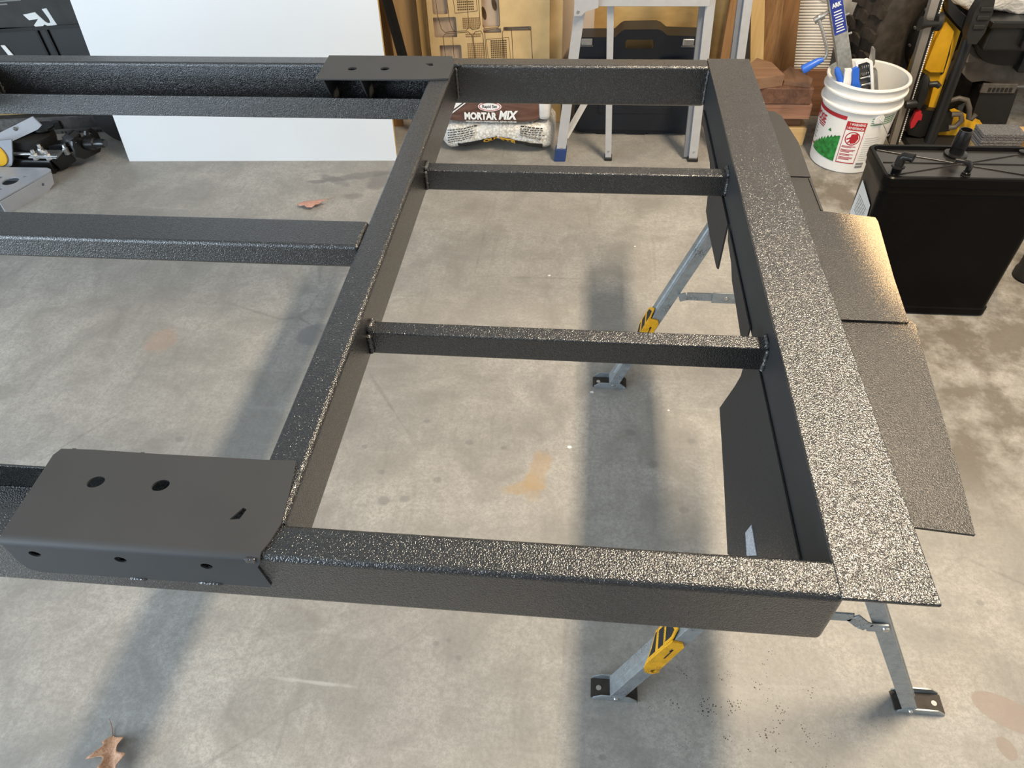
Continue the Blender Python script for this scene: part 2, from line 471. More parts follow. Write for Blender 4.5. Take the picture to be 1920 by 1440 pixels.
# end angle: wide top flange and an upright leg
M_ENDLEG = plain('smooth_black_end_paint', (0.026, 0.028, 0.030), 0.6, 0, 0.35, 0.08, 10)
MB().box(0.3330, 0.449, 0.443, 2.0887, 0.8445, 0.8506).build('end_flange', M_BED, FR, bevel=0.002, seg=2)
MB().box(0.3345, 0.3400, 0.498, 2.029, 0.736, 0.8440).build('end_leg', M_ENDLEG, FR, bevel=0.001)
# mounting plates
hol_f = [circle(-0.667, 0.542, 0.0125, 0.0095, rot=0.35), circle(-0.571, 0.543, 0.0125, 0.0095, rot=0.35),
         [(-0.452, 0.495), (-0.438, 0.497), (-0.434, 0.513), (-0.440, 0.515)]]
out_f = [(-0.752, 0.4500), (-0.756, 0.585), (-0.750, 0.597), (-0.700, 0.5985), (-0.60, 0.5975), (-0.44, 0.598), (-0.392, 0.600),
         (-0.384, 0.540), (-0.380, 0.494), (-0.386, 0.465), (-0.392, 0.4500)]
pl = MB().prism(out_f, 0.003, XY(0.8520), hol_f).build('mounting_plate', M_SMOOTH, FR, bevel=0.0012)
hol_v = [circle(-0.715, 0.823, 0.0085, 0.0068), circle(-0.592, 0.824, 0.0085, 0.0068), circle(-0.472, 0.823, 0.0085, 0.0068)]
out_v = [(-0.7515, 0.8430), (-0.7525, 0.796), (-0.747, 0.779), (-0.733, 0.773), (-0.55, 0.775), (-0.40, 0.777), (-0.395, 0.782), (-0.40, 0.83), (-0.392, 0.8430)]
MB().prism(out_v, 0.003, XZ(0.4420), hol_v).build('plate_flange', M_SMOOTH, pl, bevel=0.0012)
_arc = [(0.4500 - 0.0105*math.sin(a), 0.8430 + 0.0105*math.cos(a)) for a in [math.radians(15*k) for k in range(7)]]
_arc += [(0.4500 - 0.0075*math.sin(a), 0.8430 + 0.0075*math.cos(a)) for a in [math.radians(15*k) for k in range(6, -1, -1)]]
_n = len(_arc)
MB().add([(-0.752, y, z) for y, z in _arc] + [(-0.392, y, z) for y, z in _arc], [tuple(range(_n)), tuple(range(2*_n-1, _n-1, -1))] + [(i, (i+1) % _n, _n+(i+1) % _n, _n+i) for i in range(_n)]).build('bend', M_SMOOTH, pl, smooth=40)
MB().box(-0.412, -0.397, 0.4385, 0.4425, 0.842, 0.852).build('paint_blob', M_WELD, pl, bevel=0.0018, seg=3)
hol_r = [circle(-0.665, 1.989, 0.0135, 0.012), circle(-0.571, 1.991, 0.0135, 0.012), [(-0.462, 2.028), (-0.442, 2.033), (-0.436, 2.016), (-0.443, 2.010)]]
out_r = [(-0.759, 2.084), (-0.7515, 1.918), (-0.60, 1.919), (-0.4375, 1.923), (-0.379, 1.930), (-0.379, 2.025), (-0.392, 2.084)]
pr_ = MB().prism(out_r, 0.004, XY(0.852), hol_r).build('mounting_plate', M_SMOOTH, FR, bevel=0.0012)
for gx in (-0.735, -0.628):
    MB().prism([(1.926, 0.849), (2.029, 0.849), (2.029, 0.745), (1.985, 0.760), (1.955, 0.800)], 0.005, YZ(gx)).build('gusset', M_SMOOTH, pr_, bevel=0.001)
for gx in (-0.735, -0.628):
    MB().prism([(0.603, 0.849), (0.498, 0.849), (0.498, 0.745), (0.545, 0.760), (0.575, 0.800)], 0.005, YZ(gx)).build('gusset', M_SMOOTH, pl, bevel=0.001)
# weld beads: lumpy fillets
def weld(a, b, r=0.006, parent=FR, n=14):
    a = Vector(a); b = Vector(b); mb = MB(); pts = []; rs = []
    for i in range(n+1):
        f = i/n
        pts.append(a.lerp(b, f) + Vector((random.uniform(-1,1), random.uniform(-1,1), random.uniform(-1,1)))*r*0.18)
        rs.append(r*(0.75 + 0.35*(i % 2)) if 0 < i < n else r*0.4)
    return mb.tube(pts, rs, 8).build('weld_bead', M_WELD, parent, smooth=70)
for y0, y1, z0 in ((0.933, 0.966, 0.753), (1.513, 1.550, 0.755)):
    for x, s in ((-0.374, 1), (0.3335, -1)):
        weld((x, y0-0.002, z0+0.003), (x, y0-0.002, z0+0.050), 0.0055)
        weld((x, y0, z0+0.055), (x, y1, z0+0.055), 0.0065, n=8)
weld((0.333, 2.026, 0.745), (0.333, 2.026, 0.845), 0.006)
weld((-0.374, 2.026, 0.755), (-0.374, 2.026, 0.845), 0.005)
weld((-0.374, 2.029, 0.851), (-0.36, 2.029, 0.850), 0.006, n=5)
weld((-1.80, 2.026, 0.755), (-1.80, 2.026, 0.845), 0.005)
weld((0.336, 0.500, 0.848), (0.343, 0.446, 0.8485), 0.0022)
weld((-0.60, 0.4405, 0.774), (-0.575, 0.4405, 0.7745), 0.003, n=8); weld((-0.50, 0.4405, 0.7765), (-0.465, 0.4405, 0.777), 0.003, n=8)

# ------------------------------------------------------------------ cardboard masking
def cardboard(name_, tan_axis):
    """cardboard sprayed with the same textured paint; bare tan towards one edge"""
    t = NT(name_)
    p = t.pos(); sep = t.node('ShaderNodeSeparateXYZ'); t.link(p, sep.inputs[0])
    if tan_axis == 'out':     # bare away from the steel flange, strongest in the middle of the sheet
        f = t.math('MULTIPLY', t.math('SUBTRACT', t.math('ADD', sep.outputs['X'], t.math('MULTIPLY', sep.outputs['Y'], 0.04)), 0.548), 9.0, clamp=True)
        g = t.math('MULTIPLY', t.math('SUBTRACT', sep.outputs['Y'], 0.80), 3.6, clamp=True)
        f = t.math('MULTIPLY', f, g)
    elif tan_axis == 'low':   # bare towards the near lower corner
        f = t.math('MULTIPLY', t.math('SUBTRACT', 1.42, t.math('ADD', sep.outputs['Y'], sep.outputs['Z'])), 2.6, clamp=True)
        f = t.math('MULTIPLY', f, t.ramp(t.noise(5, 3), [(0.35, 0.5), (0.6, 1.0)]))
    else:
        f = t.math('MULTIPLY', sep.outputs['X'], 0.0)
    drop = t.math('ADD', t.math('MULTIPLY', t.noise(1000, 2, 0.6), 0.7), t.math('MULTIPLY', t.voronoi(760), 0.55))
    cover = t.math('MULTIPLY', t.math('SUBTRACT', t.math('ADD', t.math('MULTIPLY', f, 0.62), drop), 0.86), 7.0, clamp=True)
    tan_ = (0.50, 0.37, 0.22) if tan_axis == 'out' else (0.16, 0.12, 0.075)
    col = t.mix(cover, (0.022, 0.021, 0.021), tan_)
    t.color(col)
    h = t.math('ADD', t.noise(640, 1, 0.5), t.math('MULTIPLY', t.voronoi(600, 'SMOOTH_F1'), -0.9))
    t.bump(h, 1.0, 0.0006); t.set(0.36 if tan_axis == 'out' else 0.6, 0, 0.5)
    return t.m
M_CB_OUT = cardboard('oversprayed_cardboard', 'out')
M_CB_LOW = cardboard('oversprayed_hanging_cardboard', 'low')
M_CB_BLK = cardboard('black_sprayed_cardboard', 'none')
def droop(z0, x0, k):
    return lambda p: Vector((p.x, p.y, z0 - k*max(0, p.x - x0) + p.z))
def sheet(poly, t_, fn, mat, name, label, bev=0.0006):
    o = MB().prism(poly, t_, fn).build(name, mat, bevel=bev)
    return tag(o, label, 'cardboard')
sheet([(0.345, 1.322), (0.487, 1.320), (0.594, 1.306), (0.5955, 1.29), (0.575, 1.10), (0.566, 0.978), (0.345, 0.975)], 0.004, droop(0.8415, 0.449, 0.03), M_CB_OUT,
      'cardboard_sheet', 'tan and black sprayed cardboard sheet under the frame end, beside the black tank')
sheet([(0.346, 0.990), (0.572, 0.990), (0.579, 0.982), (0.566, 0.86), (0.545, 0.66), (0.531, 0.556), (0.456, 0.561), (0.346, 0.562)], 0.004, droop(0.8365, 0.449, 0.03), M_CB_OUT,
      'cardboard_sheet', 'black sprayed cardboard sheet sticking out nearest the frame corner')
o = MB()
o.prism([(0.346, 1.785), (0.470, 1.780), (0.484, 1.755), (0.500, 1.62), (0.497, 1.462), (0.346, 1.462)], 0.0035, droop(0.8405, 0.449, 0.05))
o.prism([(0.346, 1.4615), (0.494, 1.4615), (0.496, 1.40), (0.492, 1.325), (0.346, 1.325)], 0.0035, droop(0.8385, 0.449, 0.10))
o.box(0.4925, 0.4975, 1.33, 1.462, 0.818, 0.838)
tag(o.build('cardboard_strip', M_CB_BLK, bevel=0.0008), 'narrow black sprayed cardboard strip with a crease, beside the white bucket', 'cardboard')
# hanging masks under the end angle
def hang(x, tilt):
    return lambda p: Vector((x + p.z - tilt*(0.736 - p.y), p.x, p.y))
o = MB().prism([(1.003, 0.748), (1.000, 0.694), (0.992, 0.680), (0.994, 0.648), (1.008, 0.570), (0.846, 0.543), (0.701, 0.515), (0.645, 0.580), (0.590, 0.660), (0.540, 0.700), (0.505, 0.705), (0.505, 0.748)], 0.0030, hang(0.3295, 0.17))
tag(o.build('cardboard_mask', M_CB_LOW, bevel=0.0006), 'brown and black cardboard hanging inside the frame end, with a silver tape strip', 'cardboard')
_cbm = [q for q in bpy.data.objects if q.name == 'cardboard_mask'][0]
MB().prism([(0.693, 0.600), (0.692, 0.626), (0.634, 0.626), (0.653, 0.592)], 0.0012, hang(0.3272, 0.17)).build('tape_strip', plain('silver_tape', (0.42, 0.45, 0.50), 0.4, 0.2, 0.5, 0.35, 300), _cbm)
o = MB().prism([(1.055, 0.748), (1.052, 0.69), (1.10, 0.69), (1.18, 0.697), (1.26, 0.703), (1.30, 0.720), (1.375, 0.728), (1.40, 0.748)], 0.0030, hang(0.3310, 0.0))
tag(o.build('cardboard_mask', M_CB_BLK, bevel=0.0006), 'thin black cardboard edge below the frame leg between the two cross tubes', 'cardboard')
o = MB().prism([(1.99, 0.748), (1.93, 0.722), (1.75, 0.715), (1.715, 0.700), (1.685, 0.61), (1.569, 0.605), (1.435, 0.612), (1.417, 0.618), (1.41, 0.748)], 0.0040, hang(0.3310, -0.01))
tag(o.build('cardboard_mask', M_CB_BLK, bevel=0.0006), 'pointed black cardboard flap hanging below the frame behind the sawhorse leg', 'cardboard')

# ------------------------------------------------------------------ sawhorse
SH = thing('sawhorse', (0.42, 1.13, 0.0), 'grey galvanised folding sawhorse with yellow latches under the frame end', 'sawhorse')
MB().box(0.372, 0.452, 0.62, 1.68, 0.668, 0.7355).build('beam', M_GALV, SH, bevel=0.004)
def channel_prof(w, d, th, out):
    # U channel: web at -d/2 (outer face), flanges to +d/2
    hw, hd = w/2, d/2
    pr = [(-hw, -hd), (hw, -hd), (hw, hd), (hw-th, hd), (hw-th, -hd+th), (-hw+th, -hd+th), (-hw+th, hd), (-hw, hd)]
    if out: pr = [(x, -y) for x, y in pr]
    return pr
M_FOOTP = plain('brown_rubber_pad', (0.045, 0.038, 0.032), 0.6, 0, 0.3, 0.2, 60)
feet = {'near_left': ((0.128, 0.645, 0.012), (0.388, 0.672, 0.695), 0.072, 0.178),
        'near_right': ((0.770, 0.672, 0.012), (0.437, 0.672, 0.695), 0.741, 0.848),
        'far_left': ((0.128, 1.628, 0.012), (0.384, 1.625, 0.695), 0.063, 0.171),
        'far_right': ((0.770, 1.628, 0.012), (0.437, 1.625, 0.695), 0.741, 0.848)}
for k, (a, b, fx0, fx1) in feet.items():
    left = 'left' in k
    A, B = Vector(a), Vector(b)
    leg = MB().extrude(channel_prof(0.046, 0.030, 0.003, True), A, B, (-1 if left else 1, 0, 0.2)).build('leg', M_GALV, SH, bevel=0.0012)
    d = (B-A).normalized(); s_ = Vector((0, 1, 0)); nrm = Vector((-d.z, 0, d.x)) if left else Vector((d.z, 0, -d.x))
    # pressed ridge along the outer web
    MB().extrude([(-0.006, -0.0022), (0.006, -0.0022), (0.003, 0.0022), (-0.003, 0.0022)], A + nrm*0.0165 + d*0.04 + Vector((0, -0.006, 0)), B + nrm*0.0165 - d*0.05 + Vector((0, -0.006, 0)), nrm).build('ridge', M_GALV, leg, bevel=0.001)
    yc = A.y
    foot = MB().box(fx0, fx1, yc-0.021, yc+0.021, 0.0, 0.004).build('foot', M_FOOTP, SH, bevel=0.0012)
    for yy in (yc-0.0235, yc+0.0235):
        MB().prism([(fx0+0.004, 0.001), (fx1-0.002, 0.001), (fx1-0.003, 0.006), (fx1-0.022, 0.022), (fx0+0.022, 0.022), (fx0+0.005, 0.008)], 0.003, XZ(yy)).build('side_plate', M_GALV, foot, bevel=0.0008)
    MB().lathe([(0, -0.003), (0.0045, -0.002), (0.0055, 0.0), (0.0055, 0.002)], 12, lambda p, yy=yc: Vector((A.x + p.x, yy-0.0265 + p.z, 0.013 + p.y))).build('bolt', M_STEEL, foot, smooth=40)
    hx = fx0+0.018 if left else fx1-0.018
    MB().lathe([(0.0, 0.0), (0.006, 0.0), (0.006, 0.0012), (0, 0.0012)], 14, lambda p, yy=yc: Vector((hx + p.x, yy + p.y, 0.004 + p.z))).build('rivet', M_STEEL, foot)
    # yellow folding latch on the left legs
    if left:
        c0 = A + d*0.212 + nrm*0.0165
        def fr(p, c0=c0, d=d, nrm=nrm):   # plate on the near flange: u along leg, v towards the outside
            return c0 + d*p.x + nrm*(p.y) + Vector((0, -0.0255 + p.z, 0))
        lat = MB().prism([(-0.055, -0.026), (-0.042, -0.036), (-0.030, -0.031), (0.080, -0.027), (0.092, -0.018), (0.090, 0.004), (0.060, 0.006), (-0.02, 0.006), (-0.040, 0.000), (-0.056, -0.010)], 0.004, fr,
                   [circle(-0.041, -0.022, 0.006)]).build('latch', M_YSPECK, SH, bevel=0.001)
        MB().prism([(0.02, -0.016), (0.062, -0.014), (0.062, -0.009), (0.052, -0.009), (0.052, -0.012), (0.02, -0.013)], 0.0048, fr).build('slot_mark', M_INK, lat)
        def tp(p, c0=c0, d=d, nrm=nrm):   # plate on the outer web: u along leg, v across (Y)
            return c0 + d*p.x + Vector((0, -0.023 + p.y, 0)) + nrm*(0.0045 + p.z)
        MB().prism([(-0.018, 0.0), (0.092, 0.0), (0.118, 0.012), (0.092, 0.046), (0.03, 0.046), (0.005, 0.018)], 0.003, tp).build('latch_top', M_YSPECK, lat, bevel=0.0008)
        for q in ([(-0.005, 0.004), (0.022, 0.004), (0.034, 0.040), (0.028, 0.040), (0.008, 0.016)], [(0.034, 0.004), (0.056, 0.004), (0.066, 0.040), (0.044, 0.040)], [(0.066, 0.006), (0.090, 0.006), (0.104, 0.014), (0.090, 0.038), (0.076, 0.040)]):
            MB().prism(q, 0.0036, tp).build('decal', M_INK, lat)
# folding braces between the legs
for y, pts, hz in ((0.6440, [(0.262, 0.391), (0.300, 0.391), (0.325, 0.424), (0.405, 0.424), (0.522, 0.424), (0.546, 0.399), (0.560, 0.391), (0.592, 0.391)], 0.424),
                   (1.598, [(0.285, 0.383), (0.305, 0.390), (0.375, 0.390), (0.405, 0.392), (0.470, 0.392), (0.505, 0.372), (0.555, 0.370), (0.592, 0.370)], 0.392)):
    mb = MB()
    for (x0, z0), (x1, z1) in zip(pts[:-1], pts[1:]):
        mb.beam((x0, y, z0), (x1, y, z1), 0.004, 0.026, (0, 0, 1))
    br = mb.build('brace', M_GALV, SH, bevel=0.0008)
    MB().box(0.375, 0.445, y-0.0065, y-0.002, hz-0.018, hz+0.017).build('hinge_plate', M_GALV, br, bevel=0.0008)
    MB().lathe([(0, -0.003), (0.005, -0.002), (0.006, 0.001)], 12, lambda p: Vector((0.412 + p.x, y-0.0068 + p.z, hz + p.y))).build('pivot', M_STEEL, br, smooth=40)
    MB().lathe([(0, -0.003), (0.006, -0.002), (0.007, 0.001)], 12, lambda p: Vector((0.590 + p.x, y-0.003 + p.z, pts[-1][1] + p.y))).build('pivot', M_STEEL, br, smooth=40)

# ------------------------------------------------------------------ fallen leaves
def leaf(loc, yaw, length, stations, bend, mat, label, curl=0.25):
    mb = MB(); ca, sa = math.cos(yaw), math.sin(yaw)
    rows = []
    for (t_, wl, wr, zl, zr) in stations:
        zc = bend(t_)
        rows.append([(t_, wl, zc+zl), (t_, wl*0.5, zc+zl*0.4), (t_, 0, zc), (t_, -wr*0.5, zc+zr*0.4), (t_, -wr, zc+zr)])
    vs = []; fs = []
    for r in rows:
        for (u, v, z) in r:
            x = u*length; y = v*length
            vs.append((loc[0] + x*ca - y*sa, loc[1] + x*sa + y*ca, loc[2] + z*length))
    n = 5
    for i in range(len(rows)-1):
        for j in range(n-1):
            fs.append((i*n+j, i*n+j+1, (i+1)*n+j+1, (i+1)*n+j))
    lo = min(v[2] for v in vs)
    off = max(0.0, 0.0012 - lo) if lo < 0.0012 else -(lo - 0.0012)
    vs = [(x, y, z + off) for x, y, z in vs]
    mb.add(vs, fs)
    o = mb.build('dry_leaf', mat, smooth=60)
    sd = o.modifiers.new('sub', 'SUBSURF'); sd.levels = 1; sd.render_levels = 1
    so = o.modifiers.new('thick', 'SOLIDIFY'); so.thickness = 0.0008
    tag(o, label, 'leaf')
    # stalk
    p0 = vs[2]; dirx = (-ca, -sa)
    MB().tube([(p0[0], p0[1], p0[2]+0.0006), (p0[0]+dirx[0]*0.14*length, p0[1]+dirx[1]*0.14*length+0.004*length, p0[2]+0.02*length), (p0[0]+dirx[0]*0.30*length, p0[1]+dirx[1]*0.30*length-0.02*length, p0[2]+0.10*length)],
              [0.0011, 0.0009, 0.0006], 6).build('stalk', M_STALK, o)
    return o
M_STALK = plain('dry_stalk', (0.30, 0.16, 0.09), 0.6)
def leafmat(name, c1, c2, c3):
    t = NT(name)
    f = t.noise(70, 4, 0.6, None, 1.0)
    t.color(t.mix(t.ramp(t.noise(260, 2), [(0.4, 0.0), (0.7, 0.5)]), t.ramp(f, [(0.3, c1), (0.7, c2)]), c3))
    t.set(0.55, 0, 0.3); t.bump(t.noise(180, 3), 0.4, 0.001); return t.m
M_LEAF1 = leafmat('brown_leaf', (0.30, 0.12, 0.05), (0.55, 0.30, 0.17), (0.62, 0.42, 0.28))
M_LEAF2 = leafmat('pink_brown_leaf', (0.42, 0.19, 0.15), (0.58, 0.32, 0.25), (0.62, 0.40, 0.26))
st1 = [(0.0, .012, .012, 0, 0), (0.06, .20, .06, .03, .02), (0.10, .12, .10, .02, .05), (0.16, .14, .22, .03, .10), (0.22, .30, .30, .04, .16), (0.26, .52, .14, -.02, .10),
       (0.31, .16, .12, .02, .06), (0.40, .10, .11, .05, .06), (0.48, .13, .26, .06, .12), (0.54, .22, .34, .08, .15), (0.58, .12, .12, .05, .06), (0.68, .08, .08, .05, .05), (0.80, .16, .15, .08, .08), (0.90, .05, .05, .05, .05), (1.0, .004, .004, .02, .02)]
leaf((-0.985, 0.452, 0.0), math.radians(-62), 0.125, [(t_, wr, wl, zr, zl) for (t_, wl, wr, zl, zr) in st1], lambda u: 0.16 + 0.10*math.sin(3*u), M_LEAF1,
     'curled brown oak leaf on the concrete at the near left, in front of the frame')
st2 = [(0.0, .01, .01, 0, 0), (0.10, .07, .09, .0, -.04), (0.17, .04, .05, 0, 0), (0.28, .20, .24, -.06, -.10), (0.36, .10, .11, -.02, -.03), (0.46, .30, .34, -.08, -.17), (0.55, .22, .20, -.05, -.08), (0.66, .26, .36, -.06, -.16), (0.74, .10, .12, 0, -.03), (0.86, .17, .20, -.04, -.08), (1.0, .005, .005, -.05, -.05)]
leaf((-1.105, 2.64, 0.0), math.radians(187), 0.135, st2, lambda u: 0.22 - 0.10*u, M_LEAF2,
     'small pinkish dry leaf on the concrete behind the centre beam')

# ------------------------------------------------------------------ left background
# big white laminate board leaning on the back
def lean(p0, ang):   # tilt about the X axis through (y0,z0)
    y0, z0 = p0; c, s = math.cos(ang), math.sin(ang)
    return lambda p: Vector((p.x, y0 + (p.y-y0)*c + (p.z-z0)*s, z0 + (p.z-z0)*c - (p.y-y0)*s))
def boardmap(p):
    # u along the board, v up the face, w thickness (away from the viewer)
    y = 2.992 + (p.x + 2.2)*0.044 + p.y*0.115 + p.z
    return Vector((p.x, y, p.y))
BD = thing('laminate_board', (-1.54, 3.03, 0.0), 'large white laminated board leaning upright behind the frame', 'board')
MB().prism([(-2.2, 0.0), (-0.884, 0.0), (-0.884, 1.22), (-2.2, 1.22)], 0.0015, lambda p: boardmap(p)).build('white_face', M_WHITE, BD)
MB().prism([(-2.2, 0.0), (-0.8835, 0.0), (-0.8835, 1.22), (-2.2, 1.22)], 0.016, lambda p: boardmap(Vector((p.x, p.y, p.z + 0.0092)))).build('core', M_PINE, BD)
# small wheel showing past the board's edge
t = thing('wheel', (-2.31, 3.23, 0.0), 'small black rubber wheel half hidden behind the white board edge', 'wheel')
WF = lambda p: Vector((-2.30 + p.x, 3.20 + p.z, 0.125 + p.y))
MB().lathe([(0.075, -0.03), (0.11, -0.032), (0.124, -0.02), (0.1245, 0.02), (0.11, 0.032), (0.075, 0.03)], 36, WF).build('tyre', M_DARK, t, smooth=40)
MB().lathe([(0.0, -0.018), (0.03, -0.02), (0.035, -0.012), (0.076, -0.012), (0.076, 0.012), (0.0, 0.012)], 28, WF).build('hub', M_STEEL, t, smooth=40)

# black storage tote with white emblem
TT = thing('storage_tote', (-2.62, 3.44, 0.10), 'black plastic storage tote with a white emblem, left of the white board', 'tote')
def totemap(p):   # front face turned slightly
    return Vector((p.x, 3.30 + (p.x + 2.6)*0.10 + p.z, p.y))
MB().prism([(-3.30, 0.10), (-2.33, 0.10), (-2.31, 0.505), (-3.32, 0.50)], 0.44, lambda p: totemap(Vector((p.x, p.y, p.z+0.235)))).build('body', M_BLACK, TT, bevel=0.012, seg=3)
M_TOTE2 = plain('worn_black_plastic', (0.030, 0.028, 0.026), 0.55, 0, 0.4, 0.25, 14)
MB().prism([(-3.34, 0.512), (-2.30, 0.512), (-2.29, 0.98), (-3.34, 0.98)], 0.46, lambda p: totemap(Vector((p.x, p.y, p.z+0.228)))).build('upper_shell', M_TOTE2, TT, bevel=0.012, seg=3)
MB().prism([(-3.34, 0.497), (-2.30, 0.497), (-2.30, 0.513), (-3.34, 0.513)], 0.47, lambda p: totemap(Vector((p.x, p.y + (p.x+2.6)*0.03, p.z+0.226)))).build('rim', M_BLACKG, TT, bevel=0.004)
for x in (-2.603, -2.556):
    MB().prism([(x-0.006, 0.12), (x+0.004, 0.12), (x+0.004, 0.495), (x-0.006, 0.495)], 0.016, lambda p: totemap(Vector((p.x, p.y, p.z+0.012)))).build('rib', M_BLACKG, TT, bevel=0.002)
MB().prism([(-2.79, 0.36), (-2.765, 0.36), (-2.79, 0.43), (-2.81, 0.43)], 0.004, lambda p: totemap(Vector((p.x, p.y, p.z+0.010)))).build('white_stripe', M_PAPER, TT)
EMB = [(-2.622, 0.566), (-2.606, 0.541), (-2.562, 0.546), (-2.596, 0.518), (-2.590, 0.512), (-2.556, 0.513), (-2.545, 0.521), (-2.532, 0.514), (-2.487, 0.518), (-2.490, 0.531), (-2.501, 0.590), (-2.524, 0.587),
       (-2.512, 0.545), (-2.513, 0.528), (-2.524, 0.526), (-2.534, 0.532), (-2.556, 0.565), (-2.562, 0.575)]
MB().prism(EMB, 0.003, lambda p: totemap(Vector((p.x, p.y, p.z-0.0035)))).build('emblem', M_PAPER, TT)
for i, (x0, x1, z) in enumerate(((-2.80, -2.72, 0.617), (-2.72, -2.60, 0.622), (-2.80, -2.67, 0.606), (-2.80, -2.71, 0.597))):
    MB().prism([(x0, z), (x1, z+0.004), (x1, z+0.010), (x0, z+0.006)], 0.003, lambda p: totemap(Vector((p.x, p.y, p.z-0.0035)))).build('small_print', M_GREYINK, TT)
# timber and dark channel on the floor below it
tag(MB().box(-3.25, -2.30, 3.43, 3.74, 0.0, 0.099).build('timber_plank', M_PINEX, bevel=0.004), 'long timber plank on the floor under the black tote', 'plank')
CH = thing('metal_channel', (-2.68, 3.31, 0.0), 'grey metal channel rail lying on the floor in front of the timber plank', 'channel')
M_CHN = plain('dull_grey_metal', (0.13, 0.125, 0.12), 0.5, 0.5, 0.5, 0.25, 40)
chf = lambda p: Vector((p.x, p.y + (p.x + 2.68)*0.13, p.z))
MB().box(-3.05, -2.25, 3.285, 3.292, 0.0, 0.075, chf).build('web', M_CHN, CH, bevel=0.0015)
MB().box(-3.05, -2.25, 3.285, 3.335, 0.0755, 0.080, chf).build('top_flange', M_CHN, CH, bevel=0.0015)
MB().box(-3.05, -2.25, 3.262, 3.284, 0.0, 0.022, chf).build('foot_flange', M_CHN, CH, bevel=0.0015)
for i in range(12):
    x = -2.70 + i*0.018
    MB().box(x, x+0.009, 3.2605, 3.263, 0.004, 0.012, chf).build('slot', M_INK, CH)
MB().box(-2.735, -2.695, 3.270, 3.284, 0.022, 0.062, chf).build('clip', M_BLACK, CH, bevel=0.003)

# axle suspension arm
SA = thing('suspension_arm', (-2.62, 2.92, 0.0), 'black trailer suspension arm with rubber air spring and wheel spindle on the floor', 'suspension arm')
MB().tube([(-2.640, 2.975, 0.060), (-2.640, 2.975, 0.085), (-2.639, 2.975, 0.100), (-2.636, 2.975, 0.107), (-2.634, 2.975, 0.115), (-2.630, 2.975, 0.150), (-2.628, 2.975, 0.165)], [0.085, 0.104, 0.106, 0.100, 0.106, 0.104, 0.080], 30).build('air_spring', M_DARK, SA, smooth=40)
MB().lathe([(0.0, 0.0), (0.075, 0.0), (0.085, 0.006), (0.085, 0.014), (0, 0.014)], 28, lambda p: Vector((-2.565 + p.x*0.7, 2.99 + p.y*0.6, 0.160 + p.z))).build('spring_cap', M_BLACKG, SA, smooth=40)
tb = MB().prism([(-2.86, 0.110), (-2.56, 0.205), (-2.52, 0.172), (-2.535, 0.160), (-2.86, 0.066)], 0.006, lambda p: Vector((p.x, 2.905 + (p.x + 2.6)*0.25 + p.z + (p.y-0.15)*0.9, p.y + 0.028))).build('top_bracket', M_GREYP, SA, bevel=0.001)
for (x, z) in ((-2.76, 0.128), (-2.63, 0.170)):
    MB().lathe([(0, -0.005), (0.008, -0.004), (0.010, 0.0)], 14, lambda p, x=x, z=z: Vector((x+p.x, 2.898 + (x + 2.6)*0.25 + (z-0.15)*0.9 + p.z, z + 0.028 + p.y))).build('bolt', M_CHN, tb, smooth=40)
MB().extrude([(-0.040, -0.035), (0.040, -0.035), (0.048, 0.0), (0.036, 0.035), (-0.040, 0.035)], (-2.78, 2.895, 0.036), (-2.50, 2.895, 0.036)).build('arm', M_BLACKG, SA, bevel=0.006, seg=3)
MB().extrude([(-0.033, -0.030), (0.033, -0.030), (0.033, 0.030), (-0.033, 0.030)], (-2.505, 2.89, 0.038), (-2.44, 2.94, 0.065)).build('arm_end', M_BLACKG, SA, bevel=0.005)
MB().tube([(-2.70, 2.860, 0.098), (-2.55, 2.860, 0.100)], 0.008, 12).build('rod', M_STEEL, SA, smooth=40)
MB().box(-2.58, -2.44, 2.835, 2.885, 0.090, 0.096).build('clamp_plate', M_STEEL, SA, bevel=0.0015)
MB().box(-2.565, -2.43, 2.832, 2.890, 0.100, 0.106).build('clamp_plate', M_STEEL, SA, bevel=0.0015)
for (x, y) in ((-2.55, 2.845), (-2.485, 2.845), (-2.55, 2.90), (-2.425, 2.90)):
    MB().lathe([(0.0, 0.026), (0.008, 0.024), (0.009, 0.010), (0.014, 0.008), (0.014, -0.022), (0.0, -0.022)], 6, lambda p, x=x, y=y: Vector((x+p.x, y+p.y, 0.104+p.z))).build('nut', M_STEEL, SA, smooth=30)
kn = MB().prism([(-2.52, 0.088), (-2.43, 0.083), (-2.375, 0.09), (-2.365, 0.150), (-2.390, 0.172), (-2.425, 0.160), (-2.435, 0.125), (-2.52, 0.112)], 0.05, XZ(2.94)).build('knuckle', M_BLACKG, SA, bevel=0.008, seg=3)
fl = MB().prism([(2.885, 0.075), (2.91, 0.050), (2.995, 0.045), (3.025, 0.075), (3.025, 0.130), (3.005, 0.162), (2.975, 0.162), (2.965, 0.142), (2.94, 0.142), (2.925, 0.155), (2.895, 0.150), (2.885, 0.125)], 0.010, lambda p: Vector((-2.352 + p.z + (p.x-2.95)*0.35, p.x, p.y)), [circle(2.99, 0.142, 0.009), circle(2.908, 0.135, 0.007), circle(3.002, 0.072, 0.008)]).build('brake_flange', M_BLACKG, SA, bevel=0.002)
MB().tube([(-2.345, 2.952, 0.108), (-2.30, 2.948, 0.112), (-2.295, 2.948, 0.112), (-2.255, 2.945, 0.115), (-2.245, 2.944, 0.115)], [0.030, 0.028, 0.021, 0.020, 0.016], 20).build('spindle', M_BLACKG, SA, smooth=40)
hg = MB().prism([(-2.98, 0.020), (-2.72, 0.040), (-2.672, 0.060), (-2.655, 0.085), (-2.600, 0.190), (-2.98, 0.150)], 0.008, XZ(2.825), [circle(-2.725, 0.118, 0.02)]).build('hanger_plate', M_GREYP, SA, bevel=0.0015)
